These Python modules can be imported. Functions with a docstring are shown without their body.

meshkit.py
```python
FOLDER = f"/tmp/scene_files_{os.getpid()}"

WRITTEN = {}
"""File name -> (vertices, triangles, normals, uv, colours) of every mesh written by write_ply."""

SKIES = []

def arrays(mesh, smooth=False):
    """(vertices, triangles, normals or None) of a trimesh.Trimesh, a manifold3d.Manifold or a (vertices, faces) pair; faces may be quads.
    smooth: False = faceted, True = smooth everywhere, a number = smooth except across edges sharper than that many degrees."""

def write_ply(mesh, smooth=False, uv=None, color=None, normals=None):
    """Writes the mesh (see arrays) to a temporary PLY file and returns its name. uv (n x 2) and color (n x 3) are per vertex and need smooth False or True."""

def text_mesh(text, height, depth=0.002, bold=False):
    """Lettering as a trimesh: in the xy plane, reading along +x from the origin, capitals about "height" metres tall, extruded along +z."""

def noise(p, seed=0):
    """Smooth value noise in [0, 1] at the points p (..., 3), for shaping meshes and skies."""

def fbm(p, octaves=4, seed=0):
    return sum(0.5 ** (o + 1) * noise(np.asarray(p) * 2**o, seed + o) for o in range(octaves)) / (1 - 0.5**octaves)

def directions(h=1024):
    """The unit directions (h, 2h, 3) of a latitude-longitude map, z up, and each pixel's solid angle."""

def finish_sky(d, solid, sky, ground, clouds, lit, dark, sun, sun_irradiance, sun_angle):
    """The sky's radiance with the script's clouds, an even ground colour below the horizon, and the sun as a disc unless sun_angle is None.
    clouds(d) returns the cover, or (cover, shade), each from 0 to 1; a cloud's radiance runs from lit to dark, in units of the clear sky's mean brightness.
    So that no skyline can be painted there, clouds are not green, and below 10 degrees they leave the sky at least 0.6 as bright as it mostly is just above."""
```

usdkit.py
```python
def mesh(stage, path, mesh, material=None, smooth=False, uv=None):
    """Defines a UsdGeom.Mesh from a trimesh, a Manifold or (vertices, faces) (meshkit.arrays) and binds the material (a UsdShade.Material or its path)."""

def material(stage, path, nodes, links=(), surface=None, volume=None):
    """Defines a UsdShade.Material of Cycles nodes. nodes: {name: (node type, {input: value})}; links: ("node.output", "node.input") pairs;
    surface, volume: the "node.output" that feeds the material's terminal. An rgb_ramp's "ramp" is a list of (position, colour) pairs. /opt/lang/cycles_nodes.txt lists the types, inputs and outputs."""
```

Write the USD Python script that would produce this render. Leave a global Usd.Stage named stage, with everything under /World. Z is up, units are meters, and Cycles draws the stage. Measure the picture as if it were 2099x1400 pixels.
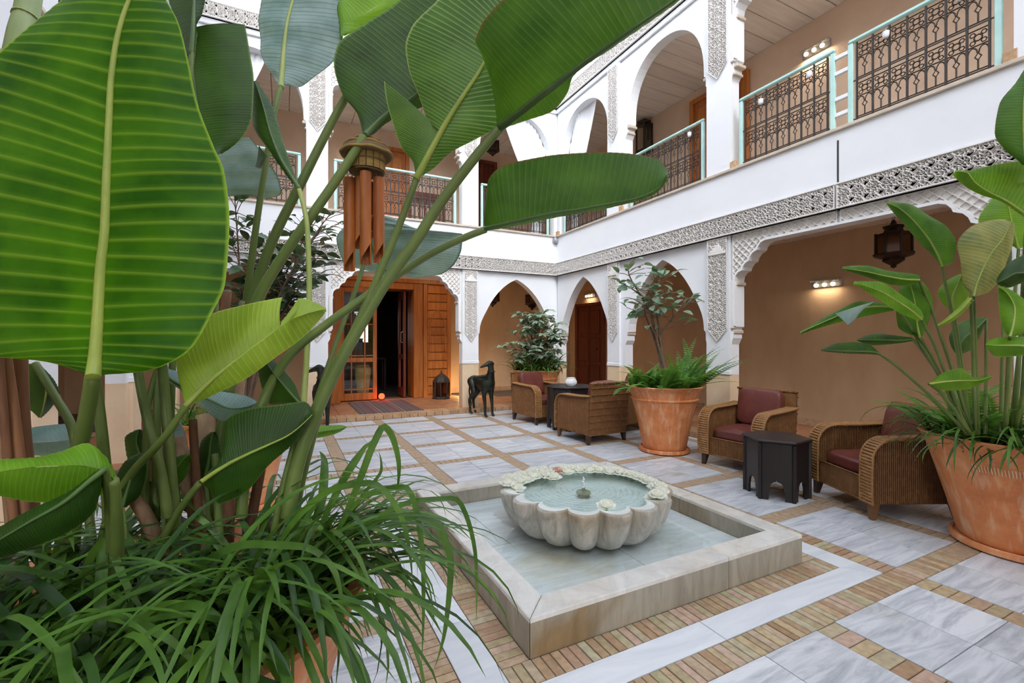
import math, random
import numpy as np, trimesh, shapely
from shapely.geometry import Polygon, box as sbox, LineString, Point
from shapely.ops import unary_union
import usdkit, meshkit
from pxr import Usd, UsdGeom, UsdLux, UsdShade, Sdf, Gf, Vt

stage = Usd.Stage.CreateInMemory()
UsdGeom.SetStageUpAxis(stage, UsdGeom.Tokens.z); UsdGeom.SetStageMetersPerUnit(stage, 1.0)
UsdGeom.Xform.Define(stage, '/World'); UsdGeom.Scope.Define(stage, '/World/Looks')
PI = math.pi
rng = np.random.default_rng(7); random.seed(7)

# ------------------------------------------------------------------ camera, sky, exposure
YAW, FPX, CX, CY, EYE = math.radians(26.5), 936.0, 1049.5, 698.0, 1.30
cam = UsdGeom.Camera.Define(stage, '/World/camera')
cam.CreateHorizontalApertureAttr(36.0); cam.CreateVerticalApertureAttr(36.0 * 1400 / 2099)
cam.CreateFocalLengthAttr(36.0 * FPX / 2099); cam.CreateVerticalApertureOffsetAttr(-36.0 * 2 / 2099)
cam.CreateClippingRangeAttr(Gf.Vec2f(0.05, 200))
cam.AddTranslateOp().Set(Gf.Vec3d(0, 0, EYE)); cam.AddRotateXYZOp().Set(Gf.Vec3f(90, 0, -26.5))
cam.CreateExposureAttr(-1.12)

def sky():
    d = UsdLux.DomeLight.Define(stage, '/World/sky')
    m = usdkit.material(stage, '/World/Looks/sky', {
        's': ('sky_texture', {'sky_type': 'multiple_scattering', 'sun_disc': False, 'sun_elevation': math.radians(48), 'sun_rotation': math.radians(200), 'air_density': 1.0, 'aerosol_density': 3.0, 'ozone_density': 1.0}),
        'c': ('texture_coordinate', {}), 'n': ('noise_texture', {'scale': 2.2, 'detail': 5.0}), 'r': ('rgb_ramp', {'ramp': [(0.42, (0, 0, 0)), (0.62, (1, 1, 1))]}),
        'mx': ('mix', {'color2': (0.85, 0.86, 0.87)}), 'hs': ('hsv', {'saturation': .30}), 'b': ('background_shader', {'strength': 1.0})},
        [('c.generated', 'n.vector'), ('n.fac', 'r.fac'), ('r.color', 'mx.fac'), ('s.color', 'mx.color1'), ('mx.color', 'hs.color'), ('hs.color', 'b.color')], surface='b.background')
    UsdShade.MaterialBindingAPI.Apply(d.GetPrim()).Bind(m)
    d.CreateIntensityAttr(SKY)
    s = UsdLux.DistantLight.Define(stage, '/World/sun'); s.CreateAngleAttr(1.0); s.CreateIntensityAttr(SUN); s.CreateColorAttr(Gf.Vec3f(1.0, 0.93, 0.82))
    s.AddRotateXYZOp().Set(Gf.Vec3f(40, 0, 62))
SKY, SUN = 1.0, 0.0
sky()

# ------------------------------------------------------------------ helpers
_n = {}
def numbered(path):
    k = _n.get(path, 0); _n[path] = k + 1
    return path if k == 0 else f'{path}_{k:03d}'
def tag(o, label=None, cat=None, group=None, kind=None):
    o = o.GetPrim() if hasattr(o, 'GetPrim') else o
    for k, v in (('label', label), ('category', cat), ('group', group), ('kind', kind)):
        if v: o.SetCustomDataByKey(k, v)
    return o
def thing(name, label, cat, loc=(0, 0, 0), rz=0, group=None, kind=None):
    x = UsdGeom.Xform.Define(stage, numbered('/World/' + name))
    x.AddTranslateOp().Set(Gf.Vec3d(*map(float, loc))); x.AddRotateZOp().Set(math.degrees(rz))
    return tag(x, label, cat, group, kind)
def obj(name, mesh, mat, parent=None, smooth=False, label=None, kind=None, uv=None):
    base = parent.GetPath().pathString if parent is not None else '/World'
    m = usdkit.mesh(stage, numbered(base + '/' + name), mesh, MAT[mat] if isinstance(mat, str) else mat, smooth=smooth, uv=uv)
    return tag(m, label, None, None, kind)
def struct(name, mesh=None, mat=None, label=None, smooth=False):
    if mesh is None:
        o = UsdGeom.Xform.Define(stage, numbered('/World/' + name)).GetPrim()
    else: o = obj(name, mesh, mat, None, smooth)
    return tag(o, label, None, None, 'structure')
def dup(root, loc, rz=0, label=None, group=None):
    was = root.GetCustomData()
    r = thing(root.GetName().rstrip('0123456789').rstrip('_'), label or was['label'], was['category'], loc, rz, group or was.get('group'))
    r.GetReferences().AddInternalReference(root.GetPath()); r.SetInstanceable(True)
    return r
def at(px, py, depth):
    """Point that lies depth metres in front of the camera on the ray of a pixel."""
    a, b = (px - CX) / FPX * depth, -(py - CY) / FPX * depth
    s, c = math.sin(YAW), math.cos(YAW)
    return np.array([s * depth + c * a, c * depth - s * a, EYE + b])
def cat(*ms):
    ms = [m for x in ms for m in (x if isinstance(x, (list, tuple)) else [x])]
    return trimesh.util.concatenate([m if isinstance(m, trimesh.Trimesh) else trimesh.Trimesh(*m, process=False) for m in ms])
def bx(x0, x1, y0, y1, z0, z1, ch=0.0):
    """Box between two corners, with chamfered edges when ch > 0."""
    s = np.array([x1 - x0, y1 - y0, z1 - z0], float); c = np.array([x0 + x1, y0 + y1, z0 + z1]) / 2
    if ch <= 0: return trimesh.creation.box(s, transform=trimesh.transformations.translation_matrix(c))
    pts = []
    for k in range(3):
        for sg in np.ndindex(2, 2, 2):
            p = (np.array(sg) * 2 - 1) * (s / 2 - ch); p[k] += (sg[k] * 2 - 1) * ch; pts.append(p + c)
    return trimesh.convex.convex_hull(np.array(pts))
def tube(pts, r, n=8, closed=False, cap=True):
    p = np.asarray(pts, float); m = len(p); r = np.broadcast_to(np.asarray(r, float), (m,))
    t = (np.roll(p, -1, 0) - np.roll(p, 1, 0)) if closed else np.gradient(p, axis=0)
    t /= np.linalg.norm(t, axis=1, keepdims=True) + 1e-12
    a = np.cross(t[0], [0, 0, 1.0]); a = np.cross(t[0], [1.0, 0, 0]) if np.linalg.norm(a) < .2 else a
    A = []
    for k in range(m):
        a = a - t[k] * (a @ t[k]); a = a / (np.linalg.norm(a) + 1e-12); A.append(a)
    A = np.array(A); B = np.cross(t, A); th = np.arange(n) * 2 * PI / n
    v = p[:, None] + r[:, None, None] * (np.cos(th)[None, :, None] * A[:, None] + np.sin(th)[None, :, None] * B[:, None])
    v = v.reshape(-1, 3); f = []
    for i in range(m if closed else m - 1):
        i2 = (i + 1) % m
        for j in range(n):
            j2 = (j + 1) % n; f += [[i * n + j, i2 * n + j2, i * n + j2], [i * n + j, i2 * n + j, i2 * n + j2]]
    if cap and not closed:
        v = np.vstack([v, p[0], p[-1]])
        for j in range(n): f += [[m * n, j, (j + 1) % n], [m * n + 1, (m - 1) * n + (j + 1) % n, (m - 1) * n + j]]
    f = np.array(f)[:, ::-1]
    return trimesh.Trimesh(v, f, process=False)
def lathe(prof, n=48, lobes=None):
    """Revolves (r, z) pairs; open at the ends unless r is 0 there. lobes(theta, t) scales r."""
    prof = np.asarray(prof, float); th = np.arange(n) * 2 * PI / n; m = len(prof)
    R = np.repeat(prof[:, :1], n, 1)
    if lobes is not None: R = R * lobes(th[None, :], np.arange(m)[:, None])
    v = np.stack([R * np.cos(th), R * np.sin(th), np.repeat(prof[:, 1:], n, 1)], -1).reshape(-1, 3)
    i, j = np.meshgrid(np.arange(m - 1), np.arange(n), indexing='ij'); j2 = (j + 1) % n
    q = np.stack([i * n + j, i * n + j2, (i + 1) * n + j2, (i + 1) * n + j], -1).reshape(-1, 4)
    return trimesh.Trimesh(v, np.vstack([q[:, [0, 1, 2]], q[:, [0, 2, 3]]]), process=False)
def grid_faces(nu, nv):
    i, j = np.meshgrid(np.arange(nu - 1), np.arange(nv - 1), indexing='ij')
    q = np.stack([i * nv + j, (i + 1) * nv + j, (i + 1) * nv + j + 1, i * nv + j + 1], -1).reshape(-1, 4)
    return np.vstack([q[:, [0, 1, 2]], q[:, [0, 2, 3]]])
def extrude(poly, d):
    gs = [g for g in getattr(poly, 'geoms', [poly]) if g.area > 1e-7]
    return cat([trimesh.creation.extrude_polygon(g, d, engine='earcut') for g in gs])
def moved(m, loc=(0, 0, 0), rz=0, rx=0, ry=0, s=None):
    m = m.copy()
    if s is not None: m.apply_scale(s)
    for a, ax in ((rx, (1, 0, 0)), (ry, (0, 1, 0)), (rz, (0, 0, 1))):
        if a: m.apply_transform(trimesh.transformations.rotation_matrix(a, ax))
    m.apply_translation(loc); return m
def smoothstep(x, a, b):
    t = np.clip((x - a) / (b - a), 0, 1); return t * t * (3 - 2 * t)

# ------------------------------------------------------------------ materials
MAT = {}
def mat(name, nodes, links, surface='p.BSDF'):
    MAT[name] = usdkit.material(stage, '/World/Looks/' + name, nodes, links, surface=surface)
def lin(*c): return tuple(((v / 255) / 12.92 if v <= 10 else ((v / 255 + .055) / 1.055) ** 2.4) for v in c)
def simple(name, a, b=None, rough=.5, scale=8., bump=.0, bscale=60., detail=4., stretch=None, metal=0., spec=.5, vary=0., more=None):
    """Two tones mixed by noise, fine bump, and a shift of tone from one object to the next."""
    b = b or tuple(x * .85 for x in a)
    N = {'g': ('texture_coordinate', {}), 'oi': ('object_info', {}), 'mp': ('mapping', {'scale': stretch or (1, 1, 1)}),
         'n': ('noise_texture', {'scale': scale, 'detail': detail, 'roughness': .6}), 'r': ('rgb_ramp', {'ramp': [(.3, b), (.7, a)]}),
         'p': ('principled_bsdf', dict({'roughness': rough, 'metallic': metal, 'specular_ior_level': spec}, **(more or {})))}
    L = [('g.object', 'mp.vector'), ('mp.vector', 'n.vector'), ('n.fac', 'r.fac')]
    out = 'r.color'
    if vary:
        N['mr'] = ('map_range', {'to_min': 1 - vary, 'to_max': 1 + vary}); N['h'] = ('hsv', {})
        L += [('oi.random', 'mr.value'), ('mr.result', 'h.value'), (out, 'h.color')]; out = 'h.color'
    L.append((out, 'p.base_color'))
    if bump:
        N['n2'] = ('noise_texture', {'scale': bscale, 'detail': 4.}); N['bp'] = ('bump', {'strength': bump, 'distance': .01})
        L += [('mp.vector', 'n2.vector'), ('n2.fac', 'bp.height'), ('bp.normal', 'p.normal')]
    mat(name, N, L)
simple('plaster_white', (.79, .795, .81), (.74, .75, .77), rough=.75, scale=1.3, bump=.06, bscale=25)
simple('stucco', (.80, .765, .73), (.70, .665, .63), rough=.8, scale=9, bump=.1, bscale=90)
simple('plaster_tan', lin(206, 174, 138), lin(190, 158, 122), rough=.85, scale=2.5, bump=.12, bscale=40, stretch=(1, 1, .5))
simple('plaster_peach', lin(232, 204, 178), lin(220, 192, 166), rough=.85, scale=2.5, bump=.1, bscale=40)  # lighter copy of the tan plaster; gallery brightness put into the colour
simple('dado', lin(226, 200, 168), lin(212, 184, 150), rough=.7, scale=4, bump=.05)
simple('sill', lin(205, 190, 172), lin(180, 165, 148), rough=.6, scale=6)
simple('ceiling_board', lin(240, 232, 222), lin(222, 212, 202), rough=.6, scale=3, stretch=(.4, 6, 1), vary=.06)
simple('terrace', lin(176, 122, 86), lin(150, 100, 70), rough=.55, scale=3, bump=.06, bscale=30, vary=.06)
simple('joint', lin(96, 84, 72), rough=.9)
simple('dark_joint', lin(60, 58, 55), rough=.9)

def marble(name, base, vein, stain, rough, rot=(0, 0, .4), sc=(1, 5, 1), stain_at=(.60, .78), vein_at=(.35, .62), scale=2.2):
    N = {'g': ('geometry', {}), 'oi': ('object_info', {}), 'off': ('combine_xyz', {}), 'm40': ('math', {'math_type': 'multiply', 'value2': 40.}),
         'ad': ('mix', {'mix_type': 'add', 'fac': 1.}), 'mp': ('mapping', {'rotation': rot, 'scale': sc}),
         'n1': ('noise_texture', {'scale': scale, 'detail': 5., 'roughness': .65, 'distortion': 1.2}), 'r1': ('rgb_ramp', {'ramp': [(vein_at[0], vein), (vein_at[1], base)]}),
         'n2': ('noise_texture', {'scale': 1.3, 'detail': 5., 'distortion': .6}), 'r2': ('rgb_ramp', {'ramp': [(stain_at[0], (0, 0, 0)), (stain_at[1], (1, 1, 1))]}),
         'mx': ('mix', {'mix_type': 'multiply', 'color2': stain}), 'h': ('hsv', {}), 'mr': ('map_range', {'to_min': .90, 'to_max': 1.06}),
         'n3': ('noise_texture', {'scale': 180., 'detail': 2.}), 'bp': ('bump', {'strength': .08, 'distance': .002}),
         'p': ('principled_bsdf', {'roughness': rough, 'specular_ior_level': .4})}
    L = [('oi.random', 'm40.value1'), ('m40.value', 'off.x'), ('m40.value', 'off.y'), ('g.position', 'ad.color1'), ('off.vector', 'ad.color2'), ('ad.color', 'mp.vector'),
         ('mp.vector', 'n1.vector'), ('n1.fac', 'r1.fac'), ('ad.color', 'n2.vector'), ('n2.fac', 'r2.fac'), ('r1.color', 'mx.color1'), ('r2.color', 'mx.fac'),
         ('mx.color', 'h.color'), ('oi.random', 'mr.value'), ('mr.result', 'h.value'), ('h.color', 'p.base_color'), ('g.position', 'n3.vector'), ('n3.fac', 'bp.height'), ('bp.normal', 'p.normal')]
    mat(name, N, L)
marble('marble', (.68, .705, .745), (.36, .385, .43), (.80, .72, .58), .36, sc=(1, 7, 1), vein_at=(.30, .60))
marble('marble_across', (.69, .71, .74), (.40, .42, .46), (.80, .72, .58), .36, rot=(0, 0, 1.9), sc=(1, 6, 1), vein_at=(.30, .60))
marble('marble_border', (.72, .755, .80), (.60, .64, .70), (.90, .86, .78), .38, scale=1.6, vein_at=(.3, .6))
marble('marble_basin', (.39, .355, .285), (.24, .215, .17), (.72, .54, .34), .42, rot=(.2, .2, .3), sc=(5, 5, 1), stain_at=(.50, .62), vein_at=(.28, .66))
marble('marble_coping', (.70, .69, .66), (.56, .55, .52), (.84, .74, .60), .35, rot=(.4, .5, .3), sc=(3, 3, 1), stain_at=(.5, .75))
marble('marble_bowl', (.58, .56, .50), (.32, .31, .275), (.74, .58, .40), .32, rot=(.2, .3, .4), sc=(4, 4, 1.2), stain_at=(.46, .70), scale=3)
marble('marble_pool', (.76, .79, .79), (.60, .63, .63), (.78, .66, .44), .2, stain_at=(.55, .72))
marble('marble_lining', (.70, .735, .71), (.56, .60, .58), (.9, .85, .72), .3)

def brick_mat(name, stops):
    N = {'g': ('geometry', {}), 'oi': ('object_info', {}), 'a': ('math', {'math_type': 'add'}), 'fr': ('math', {'math_type': 'fraction'}),
         'r': ('rgb_ramp', {'ramp': stops}), 'n': ('noise_texture', {'scale': 30., 'detail': 5.}), 'r2': ('rgb_ramp', {'ramp': [(.3, (.72, .70, .68)), (.65, (1, 1, 1))]}),
         'mx': ('mix', {'mix_type': 'multiply', 'fac': 1.}), 'n3': ('noise_texture', {'scale': 150.}), 'bp': ('bump', {'strength': .25, 'distance': .004}), 'p': ('principled_bsdf', {'roughness': .7})}
    L = [('g.random_per_island', 'a.value1'), ('oi.random', 'a.value2'), ('a.value', 'fr.value1'), ('fr.value', 'r.fac'), ('g.position', 'n.vector'), ('n.fac', 'r2.fac'),
         ('r.color', 'mx.color1'), ('r2.color', 'mx.color2'), ('mx.color', 'p.base_color'), ('g.position', 'n3.vector'), ('n3.fac', 'bp.height'), ('bp.normal', 'p.normal')]
    mat(name, N, L)
brick_mat('brick', [(0, lin(188, 158, 128)), (.16, lin(196, 180, 142)), (.32, lin(174, 142, 112)), (.48, lin(178, 172, 136)), (.62, lin(200, 172, 154)), (.76, lin(166, 134, 100)), (.88, lin(190, 184, 156)), (1, lin(180, 146, 120))])
brick_mat('brick_plain', [(0, lin(196, 156, 118)), (.35, lin(186, 144, 106)), (.7, lin(202, 166, 130)), (1, lin(176, 138, 100))])

# ------------------------------------------------------------------ floor
XR, YB, XL, YF = 4.95, 7.90, -1.40, -2.64          # the four court walls
STEPX, STEPY, AF = 4.92, 7.68, 0.07                # edge and height of the raised arcade floor
PX0, PX1, PY0, PY1, PH = 0.895, 2.72, 1.635, 3.45, 0.165   # fountain basin
floor = struct('floor', label='courtyard paving of veined white marble squares framed by brick bands')
obj('mortar_bed', bx(-1.4, 4.92, -2.6, STEPY, -.05, -.006), 'joint', floor)
yb = [(1.225 + .852 * k, 1.36 + .852 * k) for k in range(-5, 9)]
xb = [(-1.11, -.975), (-.275, -.14), (.465, .600), (1.285, 1.415), (2.135, 2.275), (3.0, 3.14), (3.86, 3.995), (4.70, 4.83)]
tiles, bricks = [], []
def free(x0, x1, y0, y1):                            # not under the basin and its border
    return x1 <= .601 or x0 >= 2.999 or y1 <= 1.361 or y0 >= 3.78
BX0, BX1, BY0, BY1 = .60, 3.0, 1.36, 3.781            # outer edge of the marble frame round the basin
J = .003
xe = [(xb[i][1], xb[i + 1][0]) for i in range(len(xb) - 1)] + [(-1.4, -1.11), (4.83, STEPX)]
ye = [(yb[i][1], yb[i + 1][0]) for i in range(len(yb) - 1)]
for (x0, x1) in xe:
    for (y0, y1) in ye:
        xm = [x0, (x0 + x1) / 2, x1] if x1 - x0 > .4 else [x0, x1]
        ym = [y0, (y0 + y1) / 2, min(y1, STEPY)]
        for i in range(len(xm) - 1):
            for j in range(2):
                a, b, c, d = xm[i], xm[i + 1], ym[j], ym[j + 1]
                if d - c < .03 or c > STEPY: continue
                full = sbox(a, c, b, d).difference(sbox(BX0, BY0, BX1, BY1))
                if full.area < .004: continue
                tiles.append((full.bounds, (i + j) % 2))
def brick_run(x0, x1, y0, y1, pitch, along):
    L = (x1 - x0) if along == 'x' else (y1 - y0); n = max(1, round(L / pitch)); e = np.linspace(0, L, n + 1)
    e[1:-1] += rng.uniform(-.14, .14, n - 1) * L / n
    for k in range(n):
        b = (x0 + e[k], x0 + e[k + 1], y0, y1) if along == 'x' else (x0, x1, y0 + e[k], y0 + e[k + 1])
        if free(*b): bricks.append(b)
for k, (y0, y1) in enumerate(yb):
    if y0 > STEPY: continue
    y1 = min(y1, STEPY)
    if k == 5: brick_run(-1.4, STEPX, y0, y1, .044, 'x'); continue
    for (x0, x1) in xe: brick_run(x0, x1, y0, y1, .068, 'x')
for (x0, x1) in xb:
    near = x0 in (.465, 3.0)
    brick_run(x0, x1, yb[0][0], 1.225, .068, 'y')
    brick_run(x0, x1, 1.36, 3.781, .044 if near else .068, 'y'); brick_run(x0, x1, 3.781, STEPY, .068, 'y')
bricks = [b for b in bricks if b[1] <= STEPX + .001]
B0 = .128
for a in ((PX0 - B0, PX1 + B0, PY0 - B0, PY0), (PX0 - B0, PX1 + B0, PY1, PY1 + B0)):
    n = round((a[1] - a[0]) / .044); e = np.linspace(a[0], a[1], n + 1)
    bricks += [(e[k], e[k + 1], a[2], a[3]) for k in range(n)]
for a in ((PX0 - B0, PX0, PY0, PY1), (PX1, PX1 + B0, PY0, PY1)):
    n = round((a[3] - a[2]) / .044); e = np.linspace(a[2], a[3], n + 1)
    bricks += [(a[0], a[1], e[k], e[k + 1]) for k in range(n)]
def slab(poly, z1, ch):
    """Thin paving piece with bevelled upper edge from a convex outline."""
    p = np.array(poly.exterior.coords)[:-1]; q = np.array(poly.buffer(-ch, join_style=2).exterior.coords)[:-1]
    q = q[np.argmin(((q[:, None] - p[None]) ** 2).sum(-1), 0)]
    n = len(p); v = np.vstack([np.c_[p, np.full(n, -.012)], np.c_[p, np.full(n, z1 - ch)], np.c_[q, np.full(n, z1)]])
    f = []
    for l in range(2):
        for j in range(n): f += [[l * n + j, l * n + (j + 1) % n, (l + 1) * n + (j + 1) % n], [l * n + j, (l + 1) * n + (j + 1) % n, (l + 1) * n + j]]
    f += [[2 * n, 2 * n + j, 2 * n + j + 1] for j in range(1, n - 1)]
    m = trimesh.Trimesh(v, f, process=False)
    if m.face_normals[-1][2] < 0: m.invert()
    return m
def rect(x0, x1, y0, y1, g): return sbox(x0 + g, y0 + g, x1 - g, y1 - g)
for (b, alt) in tiles:
    obj('marble_tile', slab(rect(b[0], b[2], b[1], b[3], .0022), rng.uniform(-.0008, .0008), .0015), 'marble_across' if alt and rng.random() < .5 else 'marble', floor)
A, Bq = (PX0 - B0, PX1 + B0, PY0 - B0, PY1 + B0), (BX0, BX1, BY0, BY1)
frame = [[(Bq[0], Bq[2]), (Bq[1], Bq[2]), (A[1], A[2]), (A[0], A[2])], [(Bq[1], Bq[2]), (Bq[1], Bq[3]), (A[1], A[3]), (A[1], A[2])],
         [(Bq[1], Bq[3]), (Bq[0], Bq[3]), (A[0], A[3]), (A[1], A[3])], [(Bq[0], Bq[3]), (Bq[0], Bq[2]), (A[0], A[2]), (A[0], A[3])]]
for k, q in enumerate(frame):
    P = Polygon(q); c = 1.72 if k % 2 == 0 else 2.0
    half = [sbox(-9, -9, c, 9), sbox(c, -9, 9, 9)] if k % 2 == 0 else [sbox(-9, -9, 9, c), sbox(-9, c, 9, 9)]
    for h in half: obj('marble_strip', slab(P.intersection(h).buffer(-.002, join_style=2), .0, .0015), 'marble_border', floor)
bricks.sort(key=lambda b: (b[0] + b[1]) ** 2 / 4 + (b[2] + b[3]) ** 2 / 4 if (b[0] * .446 + b[2] * .895 > .9 and b[0] * .895 - b[2] * .446 > -.35) else 99)
bm = [slab(rect(*b, .0024), rng.uniform(-.0022, .0004), .002) for b in bricks]
for m in bm[:300]: obj('brick', m, 'brick', floor)
obj('brick_field', cat(bm[300:]), 'brick', floor, kind='stuff')

# raised arcade floors
arcade = struct('floor_arcade', label='raised terracotta arcade floor behind the columns')
IX, IY = 6.80, 10.20                                   # inner walls of the arcades
def arcade_tiles(x0, x1, y0, y1, px, py):
    nx, ny = max(1, round((x1 - x0) / px)), max(1, round((y1 - y0) / py)); ex, ey = np.linspace(x0, x1, nx + 1), np.linspace(y0, y1, ny + 1)
    return [(ex[i], ex[i + 1], ey[j], ey[j + 1]) for i in range(nx) for j in range(ny)]
obj('step_body', cat(bx(STEPX + .004, IX, YF, IY, -.05, AF - .012), bx(-3.3, STEPX + .004, STEPY + .004, IY, -.05, AF - .012), bx(-3.3, XL, YF, STEPY + .004, -.05, AF - .012)), 'joint', arcade)
at_ = [t for t in arcade_tiles(STEPX + .3, IX, YF, STEPY, .38, .38) + arcade_tiles(-3.3, XL - .02, YF, STEPY, .38, .38)]
at_ += arcade_tiles(-3.3, IX, STEPY + .3, IY, .38, .38)
for t in sorted(at_, key=lambda t: t[0] ** 2 + t[2] ** 2 if t[3] > 0 and t[1] > -2 else 99)[:230]:
    m = slab(rect(*t, .003), 0, .003); m.apply_translation((0, 0, AF)); obj('clay_tile', m, 'terrace', arcade)
for t in arcade_tiles(STEPX, STEPX + .3, YF, STEPY, .3, .145) + arcade_tiles(-3.3, STEPX + .3, STEPY, STEPY + .3, .145, .3):
    obj('step_edge_tile', bx(t[0] + .002, t[1] - .002, t[2] + .002, t[3] - .002, .0, AF + .003, .005), 'brick_plain', arcade)

# ------------------------------------------------------------------ facades with arches and carved stucco
SILL, RAIL, TOPZ = 3.41, 4.27, 7.3
def arch_pts(c, hw, z0, zs, za, round_=False, n=14):
    """Outline of a pointed arch opening from its foot up and over."""
    h = za - zs; pts = []
    if round_:
        for k in range(n + 1):
            t = k / n; ang = t * PI / 2; pts.append((hw * math.cos(ang) ** .92, h * math.sin(ang) ** .86 * (1 - .0 * t)))
    else:
        R = (hw * hw + h * h) / (2 * hw); am = math.asin(min(1, h / R))
        for k in range(n + 1):
            a = am * k / n; pts.append((hw - R + R * math.cos(a), R * math.sin(a)))
        pts[-1] = (0, h); pts = [(x + .30 * ((hw - hw * z / h) - x) * min(1, z / (.35 * h)), z) for x, z in pts]
    L = [(c - x, zs + z) for x, z in pts]; Rr = [(c + x, zs + z) for x, z in pts][::-1]
    return L + Rr[1:]
def opening(c, hw, z0, zs, za, corbel=.05, round_=False):
    """Arch opening whose jambs step back below the springing on two small corbels."""
    up = arch_pts(c, hw, z0, zs, za, round_)
    w1, w2 = hw + corbel * .6, hw + corbel * 1.5
    left = [(c - w2, z0), (c - w2, zs - .24), (c - w1, zs - .17), (c - w1, zs - .06), (c - hw, zs - .03)]
    return Polygon(left + up + [(2 * c - x, z) for x, z in left[::-1]])
LOBES = [(0, 0), (.012, .06), (.05, .10), (.10, .115), (.112, .15), (.145, .19), (.19, .21), (.205, .25), (.24, .29), (.30, .315), (.31, .345), (.345, .385), (.40, .405)]
def lambrequin_opening(c, hw, z0, zs, zt, corbel=.06):
    """Wide opening closed above by lobed brackets."""
    k = (zt - zs) / .405
    L = [(c - hw + x, zs + z * k) for x, z in LOBES]
    left = [(c - hw - corbel * 1.2, z0), (c - hw - corbel * 1.2, zs - .78), (c - hw - corbel * .5, zs - .70), (c - hw - corbel * .5, zs - .58), (c - hw, zs - .56)]
    r = lambda P: [(2 * c - x, z) for x, z in P[::-1]]
    return Polygon(left + L + r(L) + r(left))
def arabesque(u, z):
    """Carved scrollwork: swirling rosettes in square fields, turned the other way in every second field, with small knots between."""
    p = .125; iu, iz = np.floor(u / p), np.floor((z - .048) / p); x, y = u - (iu + .5) * p, z - .048 - (iz + .5) * p
    r = np.hypot(x, y) + 1e-6; a = np.arctan2(y, x); sg = np.where((iu + iz) % 2 == 0, 1., -1.)
    swirl = np.abs(np.sin(2.5 * a * 2 / 2 * 2 + sg * 62 * r)); petal = np.abs(r - .030 - .010 * np.cos(5 * a)) / .0065; ring = np.abs(r - .0565) / .005
    f1 = np.abs(np.sin(52 * u + 1.3 * np.sin(52 * z))); f2 = np.abs(np.sin(52 * z - 1.3 * np.sin(52 * u + 1.1)))
    h = np.where(r < .054, np.maximum(1 - 2.0 * swirl, 1 - petal), 1 - 2.4 * np.minimum(f1, f2))
    return smoothstep(np.maximum(h, 1 - ring), .05, .5)
def lattice(u, z):
    k = PI / .042
    d = np.minimum(np.abs(np.sin(k * (u + z) * .5)), np.abs(np.sin(k * (u - z) * .5)))
    st = np.cos(k * (u + z) * .5) ** 2 * np.cos(k * (u - z) * .5) ** 2
    return smoothstep(np.maximum(1 - 2.6 * d, 0 * st + .9 * smoothstep(st, .72, .9)), .1, .5)
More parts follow.
